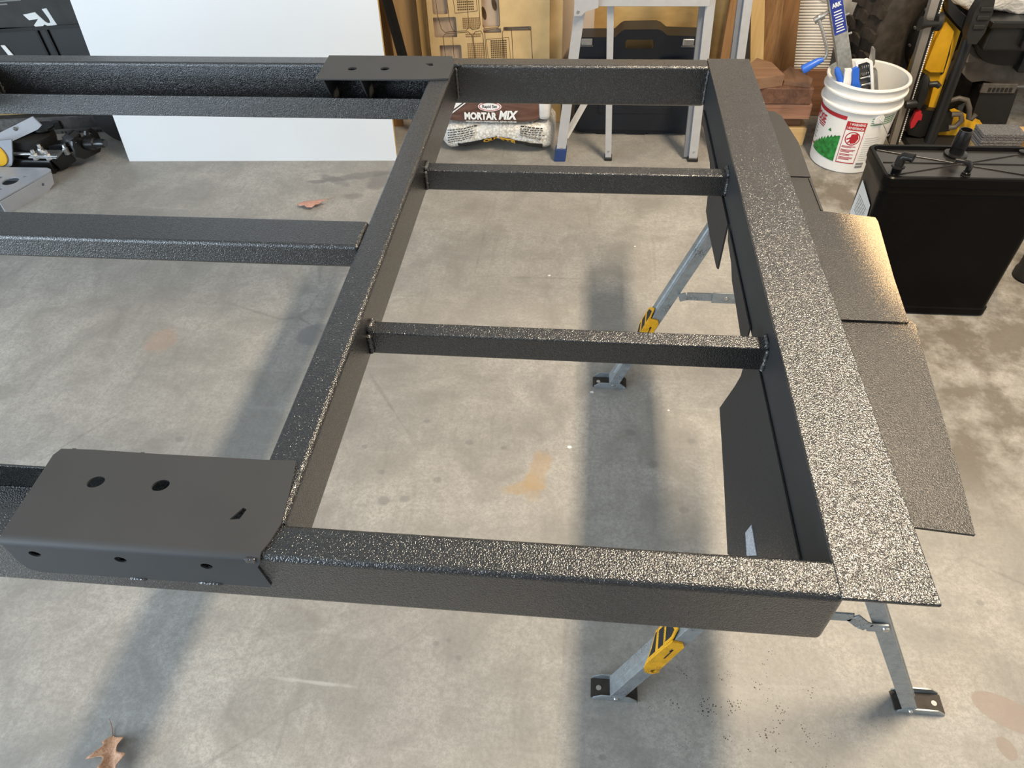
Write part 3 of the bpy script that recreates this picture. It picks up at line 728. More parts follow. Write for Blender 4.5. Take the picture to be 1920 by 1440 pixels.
BF = lambda p: Vector((-2.725 + p.x, 2.817 + p.z, 0.118 + p.y))
MB().lathe([(0.020, -0.004), (0.058, -0.005), (0.060, 0.0), (0.020, 0.0)], 28, BF).build('bushing', M_YELLOW, hg, smooth=40)
MB().lathe([(0.0, -0.016), (0.016, -0.014), (0.018, -0.004), (0.022, -0.003), (0.022, 0.0)], 6, BF).build('bolt_head', M_STEEL, hg, smooth=30)

# loose steel bracket with a big hole
BK = thing('axle_bracket', (-2.60, 2.65, 0.0), 'light grey steel bracket plate with a large hole, nearest the left edge', 'bracket')
MB().prism([(-2.95, 2.785), (-2.475, 2.792), (-2.450, 2.780), (-2.440, 2.765), (-2.535, 2.505), (-2.95, 2.36)], 0.006, lambda p: Vector((p.x, p.y, 0.066 + p.z - (p.x + 2.44)*0.00)),
           [circle(-2.578, 2.668, 0.036, 0.036, 24), circle(-2.648, 2.70, 0.010), circle(-2.532, 2.712, 0.011, 0.007, rot=0.5), circle(-2.585, 2.600, 0.010)]).build('plate', M_GREYP, BK, bevel=0.0015)
MB().prism([(2.50, 0.0), (2.71, 0.0), (2.745, 0.015), (2.76, 0.063), (2.50, 0.063)], 0.005, lambda p: Vector((-2.440 + p.z + (p.x-2.765)*0.35 + 0.004, p.x, p.y)), [circle(2.70, 0.036, 0.007)]).build('side_flange', M_GREYP, BK, bevel=0.002)
MB().box(-2.95, -2.50, 2.786, 2.791, 0.0, 0.063).build('rear_flange', M_GREYP, BK, bevel=0.001)

# ------------------------------------------------------------------ centre background
# boards stacked against the wall
def upright(x0, x1, y, z0, z1, th, mat, name, label, cat='board', tilt=0.03, shift=0.0, group=None):
    o = MB().box(x0, x1, y, y+th, z0, z1, lambda p: Vector((p.x + shift*p.z, p.y + tilt*p.z, p.z))).build(name, mat, bevel=0.0015)
    return tag(o, label, cat, group)
upright(-1.12, -0.70, 3.53, 0, 1.25, 0.012, M_PLY, 'plywood_board', 'tan plywood board leaning just right of the white board')
upright(-0.802, -0.60, 3.46, 0, 1.25, 0.015, wood('golden_ply', (0.36, 0.20, 0.06), (0.58, 0.38, 0.15), 'z', 12), 'plywood_strip', 'golden grained plywood strip left of the laser cut sheet')
upright(-0.975, -0.925, 3.40, 0, 1.25, 0.012, M_BROWNV, 'wooden_lath', 'narrow dark brown lath behind the white board edge', tilt=0.02)
o = MB(); o.extrude([(-0.019, -0.0175), (0.019, -0.0175), (0.019, -0.0145), (-0.016, -0.0145), (-0.016, 0.0175), (-0.019, 0.0175)], (-0.800, 3.31, 0.0), (-0.985, 3.385, 1.10), (0, -1, 0))
tag(o.build('angle_bar', M_BLACK, bevel=0.0008), 'black steel angle bar leaning diagonally beside the white board', 'bar')
# laser cut sheet: cut-outs are real openings, kerfs and grid holes dark pieces on the face
LS = thing('laser_cut_sheet', (-0.46, 3.42, 0.0), 'tan sheet with laser cut rectangles and grids, leaning behind the frame', 'sheet')
LY = 3.418
def ls(p): return Vector((p.x + 0.045*(p.y-0.45)*0, LY + 0.03*p.y + p.z, p.y))
def rr(x0, x1, z0, z1, r=0.012, sk=0.0):
    out = []
    for cx, cz, a0 in ((x1-r, z1-r, 0), (x0+r, z1-r, 90), (x0+r, z0+r, 180), (x1-r, z0+r, 270)):
        for k in range(5):
            a = math.radians(a0 + 22.5*k); out.append((cx + r*math.cos(a), cz + r*math.sin(a)))
    return [(x, z + sk*(x - x0)) for x, z in out]
# picture px -> sheet (metres) with the sheet's own scale: origin at px (797,0)
def sx(px, py): return (-0.746 + (px-797)*0.002408 - py*0.000025*0, 0.589 - py*0.002345)
win = []
for (x0, x1, y0, y1) in ((808, 837, -60, 28), (807, 852, 33, 71), (815, 858, 85, 140), (902, 935, -60, 51), (903, 938, 53, 62), (942, 996, 50, 58)):
    a = sx(x0, y1); b = sx(x1, y0); win.append(rr(a[0], b[0], a[1], b[1], 0.006, 0.03))
sh = MB().prism([(-0.748, 0.004), (-0.180, 0.004), (-0.188, 1.20), (-0.740, 1.20)], 0.006, ls, win).build('sheet_face', M_MDF, LS, bevel=0.0006)
MB().prism([(-0.735, 0.02), (-0.20, 0.02), (-0.20, 1.18), (-0.735, 1.18)], 0.003, lambda p: ls(Vector((p.x, p.y, p.z+0.022)))).build('backing', plain('pale_pinkish_ply', (0.46, 0.34, 0.24), 0.7, 0, 0.3, 0.15, 10), LS)
def kerf(pts, w=0.0022, closed=False):
    mb = MB(); q = [Vector((x, LY + 0.03*z - 0.0036, z)) for x, z in (sx(*p) for p in pts)]
    for a, b in zip(q[:-1], q[1:]): mb.beam(a, b, 0.0012, w, (0.0, 0.0, 1.0) if abs((b-a).x) > abs((b-a).z) else (1, 0, 0))
    mb.build('cut_line', M_SCORCH_SHADE, LS)
kerf([(815, -40), (817, 30), (822, 54), (828, 60), (870, 57), (876, 50), (875, -40)]); kerf([(836, -40), (839, 40), (843, 54), (848, 58)])
kerf([(878, 50), (882, 55), (894, 53), (898, 46), (897, -40)]); kerf([(903, 46), (906, 53), (932, 51), (936, 46), (934, -40)])
kerf([(826, 130), (824, 68), (829, 63), (874, 59), (881, 66), (884, 130)]); kerf([(842, 130), (843, 66)]); kerf([(886, 130), (883, 64), (888, 59), (898, 57), (902, 64), (905, 130)])
kerf([(942, 130), (940, 60), (944, 53), (988, 50), (995, 56), (999, 130)]); kerf([(958, 52), (960, 130)]); kerf([(907, 130), (906, 60), (910, 56), (932, 53), (938, 58)])
for (x0, y0, x1, y1, nx, ny) in ((856, -10, 888, 21, 9, 7), (864, 33, 897, 54, 10, 6), (868, 62, 898, 70, 9, 2), (870, 80, 903, 125, 9, 12), (916, 74, 948, 125, 9, 13)):
    mb = MB()
    dark = x0 in (856, 916)
    for i in range(nx):
        for j in range(ny):
            x = x0 + (x1-x0)*(i+0.5)/nx; y = y0 + (y1-y0)*(j+0.5)/ny - (x-x0)*0.04
            cx, cz = sx(x, y); h = 0.0030
            mb.box(cx-h, cx+h, LY + 0.03*cz - 0.0041, LY + 0.03*cz - 0.0031, cz-h, cz+h)
    mb.build('hole_grid', M_SCORCH_SHADE if dark else plain('faint_hole_tone', (0.26, 0.16, 0.07), 0.7, 0, 0.2, 0.2), LS, kind='stuff')
kerf([(849, -10), (851, 25), (894, 21), (893, -10)], 0.0014); kerf([(908, 73), (952, 69), (956, 130)], 0.0014); kerf([(908, 73), (912, 130)], 0.0014)
for (px, py) in ((925, 12), (905, 28)):
    cx, cz = sx(px, py)
    MB().prism(circle(cx, cz, 0.010, 0.028, rot=0.2), 0.002, lambda p: ls(Vector((p.x, p.y, p.z+0.0195)))).build('engraved_mark', M_SCORCH_SHADE, LS)
upright(-0.195, -0.126, 3.475, 0, 1.2, 0.012, M_MDF, 'fibreboard_sheet', 'plain tan fibreboard edge just right of the laser cut sheet', tilt=0.02)
o = upright(-0.30, 0.02, 3.55, 0, 1.3, 0.012, plain('pale_pink_ply_face', (0.52, 0.40, 0.29), 0.65, 0, 0.3, 0.10, 6), 'pale_ply_sheet', 'pale pinkish plywood sheet behind the left ladder rail', tilt=0.02)
MB().prism([(-0.135, 0.600), (-0.118, 0.585), (-0.098, 0.592), (-0.098, 0.582), (-0.075, 0.588), (-0.075, 0.578), (-0.100, 0.573), (-0.120, 0.560), (-0.138, 0.545)], 0.002, lambda p: Vector((p.x, 3.55 + 0.02*p.y - 0.0005 + p.z, p.y - 0.01))).build('shadow_mark', M_SCORCH_SHADE, o)  # shadow drawn as a dark flat shape on the ply face
upright(-0.10, 0.72, 3.66, 0, 1.3, 0.012, wood('knotty_plywood', (0.44, 0.27, 0.09), (0.66, 0.45, 0.19), 'x', 4, stretch=0.3), 'plywood_sheet', 'large knotty plywood sheet behind the dark tool case', tilt=0.02)
upright(0.60, 0.655, 3.385, 0, 0.9, 0.05, M_BROWNV, 'timber_stud', 'shaded brown timber upright between the right ladder rails', 'timber', tilt=0.02)
upright(0.665, 0.70, 3.41, 0, 0.9, 0.012, M_PLYEDGE, 'wooden_batten', 'thin layered wooden batten beside the rightmost ladder rail', 'timber', tilt=0.02)

# bags
def bagmesh(x0, x1, y0, y1, z0, z1, e, fn, nu=56, nv=28):
    cx, cy, cz = (x0+x1)/2, (y0+y1)/2, (z0+z1)/2; rx, ry, rz = (x1-x0)/2, (y1-y0)/2, (z1-z0)/2
    mb = MB()
    sg = lambda v, p: math.copysign(abs(v)**p, v)
    vs = []; fs = []
    for j in range(nv+1):
        ph = -math.pi/2 + math.pi*j/nv
        for i in range(nu):
            th = 2*math.pi*i/nu
            cp = sg(math.cos(ph), e)
            p = Vector((cx + rx*cp*sg(math.cos(th), e), cy + ry*cp*sg(math.sin(th), e), cz + rz*sg(math.sin(ph), e)))
            vs.append(fn(p))
    for j in range(nv):
        for i in range(nu):
            fs.append((j*nu+i, j*nu+(i+1) % nu, (j+1)*nu+(i+1) % nu, (j+1)*nu+i))
    return mb.add(vs, fs)
def pebbles():
    t = NT('clear_bag_of_pale_pebbles')
    v = t.voronoi(95, 'F1', out='Color'); d = t.voronoi(95)
    bw = t.node('ShaderNodeRGBToBW'); t.link(v, bw.inputs[0])
    c = t.ramp(bw.outputs[0], [(0.1, (0.62, 0.56, 0.45)), (0.5, (0.80, 0.77, 0.70)), (0.9, (0.90, 0.89, 0.86))])
    c = t.mix(t.ramp(d, [(0.40, 0.0), (0.70, 0.60)]), c, (0.36, 0.32, 0.26))
    c = t.mix(t.ramp(t.noise(9, 3), [(0.45, 0.0), (0.65, 0.55)]), c, (0.78, 0.78, 0.78))
    t.color(c); t.set(0.28, 0, 0.5); t.bump(t.math('ADD', t.math('MULTIPLY', d, -0.7), t.noise(30, 3)), 0.5, 0.004); return t.m
def z_arch(x):   # the sack sags over a fold in the middle
    return 0.064*max(0.0, 1 - abs(x + 0.405)/0.25)
def pebfn(p):
    k = z_arch(p.x); f = max(0.0, 1 - p.z/0.145); fy = max(0.0, min(1.0, (3.36 - p.y)/0.2))
    w = 0.006*mnoise.noise(p*18)
    pinch = 0.012*math.exp(-((p.x + 0.405)/0.02)**2)
    return Vector((p.x + w, p.y + w + pinch*fy*1.6, max(0.001, p.z + k*f*fy + w*0.6)))
PB = thing('pebble_bag', (-0.42, 3.3, 0.0), 'clear plastic sack of white pebbles lying under the brown mortar bag', 'bag')
bagmesh(-0.69, -0.142, 3.13, 3.40, 0.0, 0.149, 0.42, pebfn).build('sack', pebbles(), PB, smooth=70)
def pebfront(x, z, off=0.003):
    # front surface of the sack near the floor
    s = abs((z - 0.075)/0.075); s = min(0.999, s)
    yy = 3.265 - 0.135*(1 - s**(2/0.42))**(0.42/2)
    sxn = min(0.999, abs((x + 0.416)/0.274))
    yy = 3.265 - (3.265 - yy)*(1 - sxn**(2/0.42))**(0.42/2) if sxn > 0.6 else yy
    p = pebfn(Vector((x, yy, z)))
    return Vector((p.x, p.y - off, p.z))
mb = MB(); mb.grid(40, 4, lambda u, v: pebfront(-0.60 + 0.40*u, 0.008 + 0.034*v, 0.004))
bd = mb.build('black_band', M_INK, PB, smooth=60)
for s, x0, x1 in (('QUI', -0.478, -0.410), ('ETE', -0.398, -0.325)):
    vs, fs = text2d(s, x1-x0, 0.030, 0.0012, 0.05)
    MB().add(vs, fs, lambda p, x0=x0: pebfront(x0 + p.x, 0.011 + p.y, 0.0075 + p.z)).build('lettering', plain('gold_print', (0.62, 0.34, 0.03), 0.5, 0, 0.4, 0.2), PB)
vs, fs = text2d('NET 50 lb (22.7 kg)', 0.095, 0.017, 0.001, 0.015)
MB().add(vs, fs, lambda p: pebfront(-0.300 + p.x, 0.078 + p.y - p.x*0.16, 0.006 + p.z)).build('lettering', M_INK, PB)
for i in range(6):
    for (xa, xb, sl) in ((-0.645, -0.515 - 0.01*(i % 3), 0.16), (-0.300, -0.205 + 0.012*(i % 2), -0.10)):
        if sl < 0 and i > 3: continue
        mb = MB(); z = 0.132 - i*0.011 if sl < 0 else 0.120 - i*0.012
        k = 0; x = xa
        while x < xb:
            wd = random.uniform(0.006, 0.018)
            mb.grid(3, 2, lambda u, v, x=x, wd=wd: pebfront(x + wd*u, z + sl*(x + wd*u - xa) + 0.0045*v - (0.012 if sl > 0 else 0), 0.006))
            x += wd + 0.004
        mb.build('small_print', M_INK, PB)
MG = thing('mortar_bag', (-0.41, 3.3, 0.150), 'brown paper mortar mix bag lying on the pebble sack', 'bag')
def brownfn(p):
    w = 0.004*mnoise.noise(p*14)
    return Vector((p.x + w, p.y + w + 0.05*max(0, p.z-0.15)*2.0, max(p.z, 0.1505) + w*0.3))
M_BAG = NT('brown_paper_bag'); _f = M_BAG.noise(16, 4, 0.6, M_BAG.mapped(scale=(0.4, 1, 1.6)), 1.2)
M_BAG.color(M_BAG.ramp(_f, [(0.35, (0.085, 0.038, 0.026)), (0.7, (0.17, 0.090, 0.065))])); M_BAG.set(0.38, 0, 0.45); M_BAG.bump(_f, 0.35, 0.006); M_BAG = M_BAG.m
bagmesh(-0.668, -0.200, 3.128, 3.40, 0.150, 0.285, 0.28, brownfn).build('sack', M_BAG, MG, smooth=70)
bagmesh(-0.222, -0.160, 3.140, 3.39, 0.152, 0.278, 0.45, brownfn, 28, 18).build('white_end', plain('white_bag_end', (0.66, 0.65, 0.63), 0.4, 0, 0.4, 0.12, 30), MG, smooth=70)
def bagfront(x, z, off=0.0):
    return Vector((x, 3.122 + 0.10*max(0, z-0.15) - off, z))
for s, x0, x1, z0, h, b, shr in (('MORTAR', -0.556, -0.405, 0.172, 0.034, 0.05, 0.0), ('MIX', -0.398, -0.308, 0.174, 0.040, 0.05, 0.25)):
    vs, fs = text2d(s, x1-x0, h, 0.0015, b, shr)
    MB().add(vs, fs, lambda p: bagfront(x0 + p.x, z0 + p.y, p.z)).build('lettering', M_PAPER, MG)
vs, fs = text2d('HIGH-STRENGTH PROFESSIONAL REPAIR MORTAR', 0.235, 0.007, 0.001)
MB().add(vs, fs, lambda p: bagfront(-0.550 + p.x, 0.161 + p.y, p.z)).build('small_print', M_PAPER, MG)
lg = MB().prism(circle(-0.437, 0.232, 0.054, 0.021, 30), 0.0012, lambda p: bagfront(p.x, p.y, p.z)).build('logo_oval', M_PAPER, MG)
MB().prism(circle(-0.437, 0.232, 0.050, 0.0185, 30), 0.0016, lambda p: bagfront(p.x, p.y, p.z), [circle(-0.437, 0.232, 0.046, 0.0155, 30)]).build('logo_ring', M_REDINK, lg)
vs, fs = text2d('Rapid Set', 0.068, 0.018, 0.001, 0.01)
MB().add(vs, fs, lambda p: bagfront(-0.471 + p.x, 0.222 + p.y, 0.0012 + p.z)).build('logo_lettering', M_INK, lg)
MB().prism([(-0.650, 0.188), (-0.650, 0.262), (-0.540, 0.262)], 0.0014, lambda p: bagfront(p.x, p.y, p.z)).build('white_corner', M_PAPER, MG)
MB().prism([(-0.644, 0.182), (-0.636, 0.182), (-0.524, 0.262), (-0.532, 0.262)], 0.0016, lambda p: bagfront(p.x, p.y, p.z)).build('stripe', M_PAPER, MG)

# tool case standing on edge
TC = thing('tool_case', (0.225, 3.42, 0.0), 'dark navy plastic tool case standing upright behind the ladder', 'tool case')
M_CASE = plain('dark_navy_plastic', (0.008, 0.011, 0.017), 0.40, 0, 0.45, 0.15, 20)
cy = 3.405
outl = [(-0.055, 0.022), (-0.035, 0.010), (0.05, 0.010), (0.06, 0.0), (0.12, 0.0), (0.13, 0.010), (0.20, 0.010), (0.21, 0.0), (0.29, 0.0), (0.30, 0.010), (0.49, 0.010), (0.508, 0.022),
        (0.500, 0.440), (0.488, 0.462), (0.345, 0.466), (0.318, 0.486), (0.300, 0.492), (0.155, 0.490), (0.140, 0.482), (0.115, 0.458), (-0.040, 0.456), (-0.053, 0.440)]
MB().prism(outl, 0.11, XZ(cy), [rr(0.161, 0.292, 0.408, 0.447, 0.014)]).build('body', M_CASE, TC, bevel=0.007, seg=3)
# raised front panel that dips below the handle
MB().prism([(-0.030, 0.035), (0.485, 0.035), (0.480, 0.372), (0.345, 0.372), (0.318, 0.360), (0.300, 0.330), (0.150, 0.330), (0.132, 0.355), (0.105, 0.366), (-0.028, 0.360)], 0.022, XZ(cy-0.064)).build('front_panel', M_CASE, TC, bevel=0.009, seg=3)
MB().prism([(0.06, 0.12), (0.40, 0.12), (0.40, 0.26), (0.06, 0.26)], 0.006, XZ(cy-0.077)).build('label_recess', M_CASE, TC, bevel=0.003)
for lx in (-0.010, 0.440):
    la = MB().box(lx-0.025, lx+0.025, cy-0.062, cy-0.052, 0.424, 0.452).build('latch', M_STEEL, TC, bevel=0.003)
    MB().box(lx-0.030, lx+0.030, cy-0.060, cy-0.054, 0.416, 0.424).build('latch_hook', M_CHN, la, bevel=0.002)

# stepladder
LD = thing('step_ladder', (0.27, 3.12, 0.0), 'folded aluminium step ladder standing in front of the tool case', 'ladder')
def ladrail(xa, xb, y, w, side, foot, footmat, z0=0.03, z1=1.15):
    A = Vector((xa, y, z0)); B = Vector((xb, y + 0.06, z1))
    r = MB().extrude([(-w/2, -0.012), (w/2, -0.012), (w/2, 0.016), (w/2-0.003, 0.016), (w/2-0.003, -0.009), (-w/2+0.003, -0.009), (-w/2+0.003, 0.016), (-w/2, 0.016)], A, B, (0, 1, 0)).build('rail', M_ALU, LD, bevel=0.0012)
    if side:
        MB().extrude([(-w/2-0.022, -0.006), (-w/2, -0.006), (-w/2, 0.016), (-w/2-0.022, 0.016)] if side < 0 else [(w/2, -0.006), (w/2+0.022, -0.006), (w/2+0.022, 0.016), (w/2, 0.016)], A + Vector((0, 0.012, 0)), B + Vector((0, 0.012, 0)), (0, 1, 0)).build('rail_side', plain('shaded_aluminium', (0.24, 0.25, 0.27), 0.45, 0.4, 0.5, 0.05), r, bevel=0.001)  # darker aluminium copy, shade on the rail side put into its colour
    k = (xb-xa)/(z1-z0)
    MB().box(xa - w*0.62, xa + w*0.62, y-0.018, y+0.028, 0.0, foot, lambda p: Vector((p.x + (p.z-z0)*k, p.y, p.z))).build('foot', footmat, LD, bevel=0.004)
    MB().lathe([(0, -0.003), (0.004, -0.002), (0.005, 0.001)], 10, lambda p: Vector((xa + k*0.03 + p.x, y - 0.0125 + p.z, z0 + 0.035 + p.y))).build('rivet', M_STEEL, r, smooth=40)
    return r
ladrail(-0.109, 0.010, 3.085, 0.043, 0, 0.062, M_NAVY)
ladrail(0.114, 0.054, 3.100, 0.028, 0, 0.016, M_BLACK, 0.012)
ladrail(0.503, 0.458, 3.105, 0.038, 1, 0.018, M_BLACK, 0.014)
ladrail(0.660, 0.600, 3.115, 0.034, 1, 0.018, M_BLACK, 0.014)
st = MB().box(-0.065, 0.470, 3.085, 3.175, 0.668, 0.720).build('step', M_ALU, LD, bevel=0.003)
for i in range(5):
    MB().box(-0.060, 0.465, 3.092 + i*0.017, 3.100 + i*0.017, 0.720, 0.724).build('tread_rib', M_ALU, st)
MB().prism([(-0.066, 0.640), (-0.035, 0.640), (-0.020, 0.655), (0.03, 0.670), (0.03, 0.72), (-0.066, 0.72)], 0.004, XZ(3.068)).build('step_bracket', M_ALU, LD, bevel=0.001)
MB().lathe([(0, -0.003), (0.006, -0.002), (0.007, 0.001)], 12, lambda p: Vector((-0.050 + p.x, 3.065 + p.z, 0.655 + p.y))).build('rivet', M_STEEL, LD, smooth=40)
MB().beam((-0.088, 3.10, 0.105), (0.085, 3.30, 0.36), 0.004, 0.030, (1, 0, 0.3)).build('brace', M_ALU, LD, bevel=0.001)

# ------------------------------------------------------------------ right background
upright(0.812, 0.872, 3.472, 0, 0.9, 0.020, M_PINE, 'pine_plank', 'pale yellow pine plank leaning beside the rightmost ladder rail', 'plank', tilt=0.01, shift=-0.19)
upright(0.855, 0.935, 3.500, 0, 1.3, 0.040, wood('rough_bark_wood', (0.07, 0.032, 0.012), (0.32, 0.17, 0.065), 'z', 24, 0.7, 0.10), 'rough_plank', 'rough dark brown plank between the pine plank and the smooth brown plank', 'plank', tilt=0.01, shift=-0.15)
upright(0.930, 1.018, 3.550, 0, 1.3, 0.030, M_BROWNV, 'brown_plank', 'smooth brown plank next to the white corrugated panel', 'plank', tilt=0.01, shift=-0.15)
# stack of timber offcuts
tag(MB().box(0.78, 1.030, 3.265, 3.44, 0.0, 0.088).build('pine_block', M_PINEX, bevel=0.003), 'pale pine block at the bottom of the offcut stack', 'wood block')
tag(MB().box(0.80, 1.000, 3.285, 3.43, 0.0885, 0.140).build('wood_block', M_BROWN, bevel=0.003), 'short reddish spacer block second from the bottom of the offcut stack', 'wood block')
tag(MB().box(0.74, 1.020, 3.240, 3.44, 0.1405, 0.212, lambda p: Vector((p.x, p.y, p.z))).build('wood_block', wood('red_brown_grain', (0.17, 0.075, 0.045), (0.36, 0.19, 0.12), 'x', 18), bevel=0.004), 'long reddish brown beam in the middle of the offcut stack', 'wood block')
tag(MB().box(0.76, 1.005, 3.235, 3.44, 0.2125, 0.284).build('wood_block', wood('dark_end_grain', (0.07, 0.030, 0.018), (0.20, 0.10, 0.06), 'y', 26), bevel=0.004), 'dark reddish block with rough end grain near the top of the stack', 'wood block')
tag(MB().prism([(0.700, 3.33), (0.775, 3.45), (0.835, 3.40), (0.868, 3.26), (0.74, 3.215)], 0.048, XY(0.3090)).build('wood_offcut', wood('offcut_brown', (0.16, 0.085, 0.05), (0.30, 0.18, 0.11), 'x', 8), bevel=0.002), 'angled brown wood offcut lying on top of the stack at the left', 'wood offcut')
tag(MB().prism([(0.872, 3.27), (0.885, 3.36), (0.930, 3.44), (1.005, 3.30), (0.985, 3.24)], 0.018, XY(0.2940)).build('wood_offcut', wood('offcut_brown_dark', (0.13, 0.065, 0.035), (0.25, 0.14, 0.085), 'y', 8), bevel=0.002), 'triangular brown wood offcut on top of the stack beside the bucket', 'wood offcut')
# white corrugated panel on a timber rest
tag(MB().box(0.90, 1.175, 3.585, 3.78, 0.0, 0.225).build('timber_rest', M_BROWN, bevel=0.004), 'brown timber block under the white corrugated panel', 'wood block')
CP = thing('corrugated_panel', (1.07, 3.62, 0.226), 'white ribbed plastic panel leaning behind the bucket', 'panel')
M_CORR = plain('off_white_ribbed_plastic', (0.66, 0.63, 0.58), 0.55, 0, 0.4, 0.05)
mb = MB(); NR = 150
def corr(u, v):
    z = 0.226 + 0.80*v
    return Vector((0.972 + 0.187*u - 0.075*(z-0.226)*1.0, 3.605 + 0.03*(z-0.226) + 0.0035*math.sin(2*math.pi*62*v), z))
mb.grid(2, 62*8+1, corr)
o = mb.build('ribbed_face', M_CORR, CP, smooth=70); so = o.modifiers.new('thick', 'SOLIDIFY'); so.thickness = 0.003; so.offset = -1
MB().prism([(0.972, 0.226), (1.159, 0.226), (1.099, 1.026), (0.912, 1.026)], 0.003, lambda p: Vector((p.x, 3.616 + 0.03*(p.y-0.226) + p.z, p.y))).build('back_face', M_CORR, CP)
def cpf(p): return Vector((p.x, 3.599 + 0.03*(p.y-0.226) + p.z, p.y))
MB().prism(circle(1.055, 0.548, 0.026, 0.026, 28), 0.001, cpf, [circle(1.055, 0.548, 0.0235, 0.0235, 28)]).build('stamp_ring', M_GREYINK, CP)
for i in range(4):
    MB().box(1.040, 1.070, 3.6060, 3.6070, 0.538+i*0.007, 0.541+i*0.007).build('stamp_line', M_GREYINK, CP)

# ---- bucket
BX, BY = 1.185, 3.150
BU = thing('bucket', (BX, BY, 0.0), 'white plastic bucket printed with red and green, holding a trailer jack', 'bucket')
def brad(z): return 0.134 + (0.150-0.134)*z/0.37
KR, KZ = 1.065, 1.03
bf = lambda p: Vector((BX + p.x*KR, BY + p.y*KR, p.z*KZ))
def bucketmat():
    t = NT('white_bucket_plastic'); t.color(t.mix(t.ramp(t.noise(14, 5, 0.65), [(0.50, 0.0), (0.75, 0.28)]), (0.80, 0.79, 0.76), (0.55, 0.52, 0.47)))
    t.set(0.42, 0, 0.45); return t.m
M_BUCK = bucketmat()
prof = [(0.0, 0.004), (0.128, 0.0), (0.134, 0.006), (brad(0.27), 0.27), (0.152, 0.271), (0.157, 0.275), (0.157, 0.281), (0.1475, 0.286), (0.1480, 0.318), (0.154, 0.320), (0.159, 0.325), (0.159, 0.331), (0.150, 0.335), (0.1505, 0.360), (0.156, 0.362), (0.159, 0.367), (0.157, 0.373), (0.150, 0.374), (0.1455, 0.370), (0.1435, 0.30), (0.130, 0.010), (0.0, 0.010)]
MB().lathe(prof, 64, bf).build('body', M_BUCK, BU, smooth=35)
CAMA = math.atan2(-BY, -BX)     # direction from the bucket to the viewer's side
def bs(phi_deg, z, off=0.0010):  # phi positive to the viewer's right
    a = CAMA + math.radians(phi_deg); r = brad(z)*KR + off
    return Vector((BX + r*math.cos(a), BY + r*math.sin(a), z*KZ))
def patch(name, p0, p1, z0, z1, mat, off=0.001, parent=BU, slope=0.0):
    n = max(2, int(abs(p1-p0)/4)+2)
    return MB().grid(n, 2, lambda u, v: bs(p0 + (p1-p0)*u, z0 + (z1-z0)*v + slope*u, off)).build(name, mat, parent, smooth=60)
def btext(s, p0, p1, z0, z1, mat, parent, off=0.0018, bold=0.02, name='lettering'):
    vs, fs = text2d(s, p1-p0, z1-z0, 0.0004, bold)
    return MB().add(vs, fs, lambda p: bs(p0 + p.x, z0 + p.y, off + p.z)).build(name, mat, parent)
patch('red_band', -86, -11, 0.236, 0.252, M_REDINK)
btext('PURPOSE', -108, -46, 0.188, 0.224, M_REDINK, BU, 0.0012)
patch('red_rule', -68, -47, 0.180, 0.184, M_REDINK); patch('red_rule', -64, -48, 0.172, 0.176, M_REDINK)
for i in range(5): patch('small_print', -86, -66 + 2*(i % 3), 0.158-i*0.013, 0.161-i*0.013, M_GREYINK)
patch('red_rule', -80, -66, 0.072, 0.077, M_REDINK)
# green hills in jagged columns
mb = MB(); hts = [0.078, 0.092, 0.085, 0.105, 0.098, 0.118, 0.112, 0.132, 0.122, 0.140, 0.131, 0.150, 0.142, 0.158, 0.150, 0.162, 0.160, 0.165]
for i, h in enumerate(hts):
    p0 = -67 + i*3.0; p1 = p0 + 3.0; h2 = hts[min(i+1, len(hts)-1)]
    low = 0.060 - 0.012*(i/len(hts))
    mb.grid(2, 2, lambda u, v: bs(p0 + (p1-p0)*u, low + ((h if u < 0.5 else h2) - low)*v, 0.0011))
mb.build('green_print', M_GREENINK, BU, smooth=60)
mb = MB(); mb.add([bs(-37, 0.172, .0012), bs(-30, 0.170, .0012), bs(-33, 0.184, .0012)], [(0, 1, 2)]); mb.build('green_chip', M_GREENINK, BU)
_bs0 = bs
def bs(phi_deg, z, off=0.0010): return _bs0(phi_deg + 6, z, off)
# warning panel
wp = patch('warning_panel', -15, 15, 0.050, 0.235, M_PAPER, 0.0009)
for a in ((-15, 15, 0.198, 0.235), (-15, 15, 0.050, 0.054), (-15, -14, 0.054, 0.198), (14, 15, 0.054, 0.198)):
    patch('red_frame', *a, M_REDINK, 0.0013, wp)
btext('! WARNING', -10, 13, 0.219, 0.230, M_PAPER, wp); btext('! ADVERTENCIA', -13, 13, 0.203, 0.213, M_PAPER, wp)
mb = MB()
for k in range(36):
    a0, a1 = 2*math.pi*k/36, 2*math.pi*(k+1)/36
    mb.add([bs(11.5*math.cos(a0), 0.163 + 0.030*math.sin(a0), .0015), bs(11.5*math.cos(a1), 0.163 + 0.030*math.sin(a1), .0015), bs(9.9*math.cos(a1), 0.163 + 0.0258*math.sin(a1), .0015), bs(9.9*math.cos(a0), 0.163 + 0.0258*math.sin(a0), .0015)], [(0, 1, 2, 3)])
for q in ([(-3, 0.182), (6, 0.186), (9, 0.165), (6, 0.145), (-1, 0.140), (-4, 0.155)], [(-9, 0.160), (-3, 0.170), (-3, 0.162), (-8, 0.155)], [(-6, 0.146), (-2, 0.158), (0, 0.152), (-5, 0.141)]):
    mb.add([bs(a, z, .0015) for a, z in q], [tuple(range(len(q)))])
mb.build('pictogram', M_REDINK, wp)
for i, (w, z) in enumerate(((10, 0.126), (4, 0.121), (11, 0.110), (9, 0.105), (3, 0.100), (10, 0.090), (5, 0.085), (11, 0.076), (10, 0.071), (6, 0.066))):
    patch('small_print', -12.5, w-1, z, z+0.003, M_REDINK, 0.0014, wp)
bs = _bs0
for i in range(4): patch('green_rule', 26, 70, 0.250-i*0.009, 0.254-i*0.009, M_GREENPALE)
